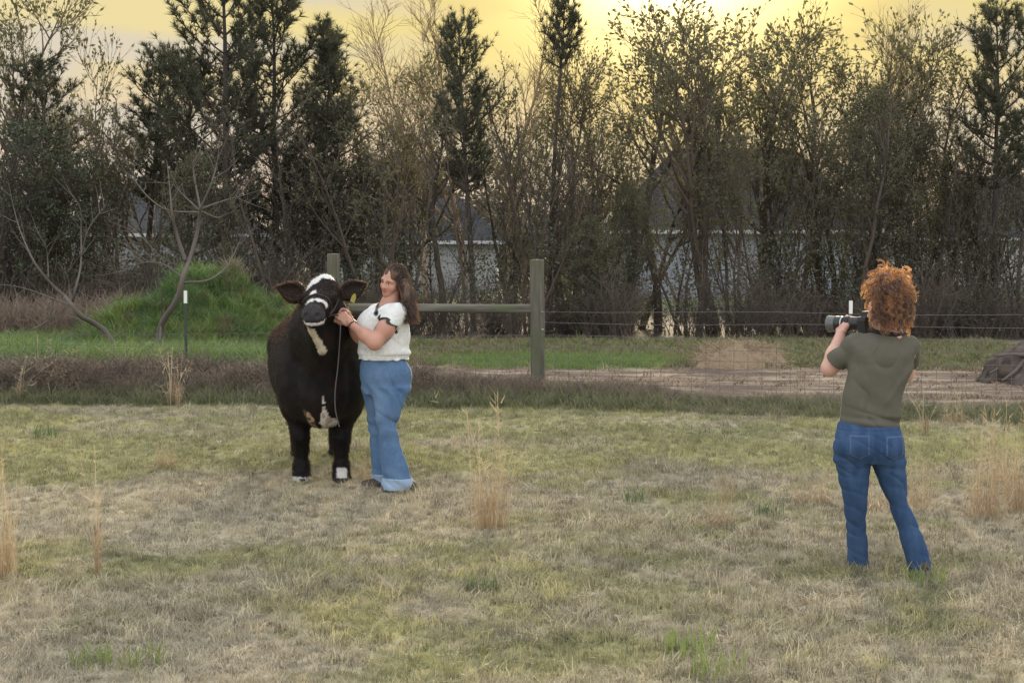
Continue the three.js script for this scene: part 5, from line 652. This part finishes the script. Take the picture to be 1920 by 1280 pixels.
  const cowC = (x, y, z) => {
    const n = fbm(x * 9, y * 9, z * 9 + 2, 3), f = fbm(x * 38, y * 38, z * 38 + 7, 2), j = (n - 0.5) * 0.10 + (f - 0.5) * 0.04; let c = mixc(BLACK, BROWN, sstep(0.45, 0.75, n) * 0.45);
    p.set(x, y, z).applyMatrix4(hinv); const hzv = p.z * 0.44 / hl;
    if (y > 1.05 && z > 0.2) {
      if (p.y > -0.12 && Math.abs(p.x + 0.012) < 0.085 + j * 0.9 && Math.abs(hzv - 0.062 + 0.55 * p.x) < 0.032 + j * 0.8) c = WHITE;           // forehead patch
      if (p.y > -0.07 && Math.hypot((p.x + 0.035) / 0.026, (hzv - 0.215) / 0.026) + j * 5 < 1) c = WHITE;
      if (p.y > -0.075 && Math.abs(hzv - 0.335 + 0.55 * Math.abs(p.x + 0.005)) < 0.018 + j * 0.35 && Math.abs(p.x) < 0.078 && Math.hypot(p.x - 0.005, hzv - 0.335) > 0.012) c = WHITE;
      if (hzv > 0.385 && p.y > -0.115) c = mixc([0.030, 0.029, 0.032], [0.05, 0.048, 0.052], f);
      if (hzv > 0.35 && p.y < -0.116 && p.y > -0.140 + j * 0.1) c = mixc(WHITE, [0.35, 0.30, 0.27], f);
      if (earL(x, y, z) < 0.015 || earR(x, y, z) < 0.015) c = mixc([0.010, 0.008, 0.007], [0.026, 0.015, 0.011], f);
    }
    if (dewU(x, y, z) < 0.012 && y > 0.9) c = mixc([0.62, 0.57, 0.44], [0.42, 0.36, 0.25], f);
    if (y > 0.36 && y < 0.72 && z > -0.1 && z < 0.45) { const w = 0.012 * sstep(0.70, 0.60, y) + 0.020 * sstep(0.58, 0.52, y), line = Math.abs(x - 0.004 - 0.10 * (0.60 - y)) < w * (1 + j * 6) && !(y > 0.600 && y < 0.628), blob = Math.hypot((x - 0.040) / 0.070, (y - 0.475) / 0.042) < 1 + j * 5, edge = Math.hypot((x + 0.095 - 0.55 * (0.5 - y)) / 0.026, (y - 0.495) / 0.075) < 1 + j * 6; if (line || blob) c = mixc([0.60, 0.56, 0.52], [0.36, 0.28, 0.22], sstep(0.45, 0.7, f)); else if (edge) c = mixc([0.40, 0.29, 0.18], [0.08, 0.05, 0.035], sstep(0.4, 0.65, f)); }
    if (y < 0.125 + j * 0.5 && x > 0 && z > -0.5 && Math.abs(x - foot[1].x) < 0.04 && z > foot[1].z + 0.005) c = [0.66, 0.64, 0.61];
    if (y < 0.045 && z > -0.5) c = x > 0 ? (z > foot[1].z + 0.05 ? [0.035, 0.03, 0.027] : c) : (f > 0.4 ? [0.55, 0.52, 0.48] : c);
    if (p.z > 0 && Math.hypot(Math.abs(p.x) - 0.112, p.y + 0.042, p.z - 0.168 * hl / 0.44) < 0.019) c = [0.004, 0.004, 0.004];
    return c;
  };
  const g = mesh(cow, [-0.48, -0.02, -1.95], [0.48, 1.66, 1.0], 0.0115, cowC);
  const hb = [[poll.x - 0.4, poll.y - 0.55, poll.z - 0.12], [poll.x + 0.42, poll.y + 0.14, poll.z + 0.58]];
  part('body', g, new THREE.MeshPhysicalMaterial({ color: 0xffffff, vertexColors: true, roughness: 0.55, specularIntensity: 0.3, side: THREE.DoubleSide }), o);
  // short coat hairs
  const r = rngOf(55), P = g.attributes.position, N = g.attributes.normal, K = g.attributes.color, s = new Soup(true), q = V(), nn = V(), back = V(0, -0.35, -0.9), b = V(), u = V();
  for (let i = 0; i < P.count; i++) {
    q.fromBufferAttribute(P, i); if (q.y < 0.03) continue; nn.fromBufferAttribute(N, i); const lum = K.getY(i), head = q.z > 0.42 && q.y > 1.0, len = (head ? 0.009 : q.y < 0.4 ? 0.018 : 0.015); const ear = q.y > 1.3 && (earL(q.x, q.y, q.z) < 0.02 || earR(q.x, q.y, q.z) < 0.02), topl = nn.y > 0.35 && q.y > 1.0, rim = (ear && nn.z < 0.55) || topl || q.y < 0.4 || Math.abs(nn.z) < 0.45, cnt = rim ? 2 : r() < 0.25 ? 1 : 0;
    for (let z = 0; z < cnt; z++) { b.copy(back); if (q.y < 0.55) b.set(0, -1, -0.1); if (head) b.set(0, -0.2, -0.4); b.addScaledVector(nn, -b.dot(nn)).normalize().addScaledVector(nn, 0.35 + 0.5 * r() * r()).add(u.set(r() - 0.5, r() - 0.5, r() - 0.5).multiplyScalar(0.45)).normalize(); u.set(r() - 0.5, r() - 0.5, r() - 0.5).cross(b).normalize().multiplyScalar(0.0012); const x = q.x + (r() - 0.5) * 0.012, y = q.y + (r() - 0.5) * 0.012, zz = q.z + (r() - 0.5) * 0.012, l = len * (ear ? 1.7 : topl ? 1.5 : 1) * (0.6 + 0.8 * r()), c = ear ? mixc([0.03, 0.018, 0.012], [0.55, 0.33, 0.18], Math.pow(r(), 2)) : lum > 0.2 ? [K.getX(i), lum, K.getZ(i)] : mixc([0.010, 0.008, 0.007], topl ? [0.40, 0.20, 0.10] : [0.13, 0.06, 0.03], Math.pow(r(), 3)); s.tri(s.v(x - u.x, y - u.y, zz - u.z, c), s.v(x + u.x, y + u.y, zz + u.z, c), s.v(x + b.x * l, y + b.y * l, zz + b.z * l, c)); }
  }
  part('coat', s.geo(), new THREE.MeshPhysicalMaterial({ color: 0xffffff, vertexColors: true, roughness: 1, specularIntensity: 0.25, transmission: 0.8, thickness: 0, side: THREE.DoubleSide }), o, 'stuff');
  // ear tag
  const tg = new THREE.Shape(); tg.moveTo(-0.012, 0.03); tg.lineTo(0.012, 0.03); tg.lineTo(0.027, 0.0); tg.lineTo(0.027, -0.045); tg.lineTo(-0.027, -0.045); tg.lineTo(-0.027, 0); const t = part('ear_tag', new THREE.ExtrudeGeometry(tg, { depth: 0.003, bevelEnabled: false }), std(0.34, 0.30, 0.06, 0.6), o); t.position.copy(W(663, 557, 0.43)); t.rotation.set(0.15, -YAW + 0.9, -0.5); t.scale.setScalar(0.85);
  // halter and lead
  const h = thing('show_halter', 'dark leather halter on the cow head with a lead strap hanging from the woman hand', 'halter', O, YAW), leather = std(0.022, 0.014, 0.010, 0.5);
  const strap = (name, pts, w) => { const q2 = new Soup(); q2.tube(catmull(pts, 30), w, w, 6); return part(name, q2.geo(), leather, h); };
  const H = (x, y, z) => m(x, y, z).applyMatrix4(HM);
  strap('noseband', [H(-0.095, -0.12, 0.25), H(-0.088, -0.03, 0.255), H(0, 0.014, 0.26), H(0.088, -0.03, 0.255), H(0.095, -0.12, 0.25)], 0.005); strap('cheek_strap', [H(0.092, -0.12, 0.30), H(0.108, -0.12, 0.20), H(0.122, -0.06, 0.06), H(0.09, 0.02, 0.0)], 0.007); strap('cheek_strap', [H(-0.092, -0.12, 0.30), H(-0.108, -0.12, 0.20), H(-0.122, -0.06, 0.06), H(-0.09, 0.02, 0.0)], 0.007);
  const hand = handA.clone().applyMatrix4(inv); strap('chin_strap', [H(-0.092, -0.12, 0.30), H(0, -0.185, 0.28), H(0.092, -0.14, 0.28), hand], 0.006);
  const lead = new Soup(); lead.tube(catmull([hand, W(638, 612, 0.55), W(636, 650, 0.50), W(633, 690, 0.46), W(628, 735, 0.44), W(629, 770, 0.42), W(636, 800, 0.40)], 40), 0.0045, 0.0045, 6); part('lead_strap', lead.geo(), std(0.10, 0.09, 0.085, 0.4), h);
}
renderer.render(scene, camera);
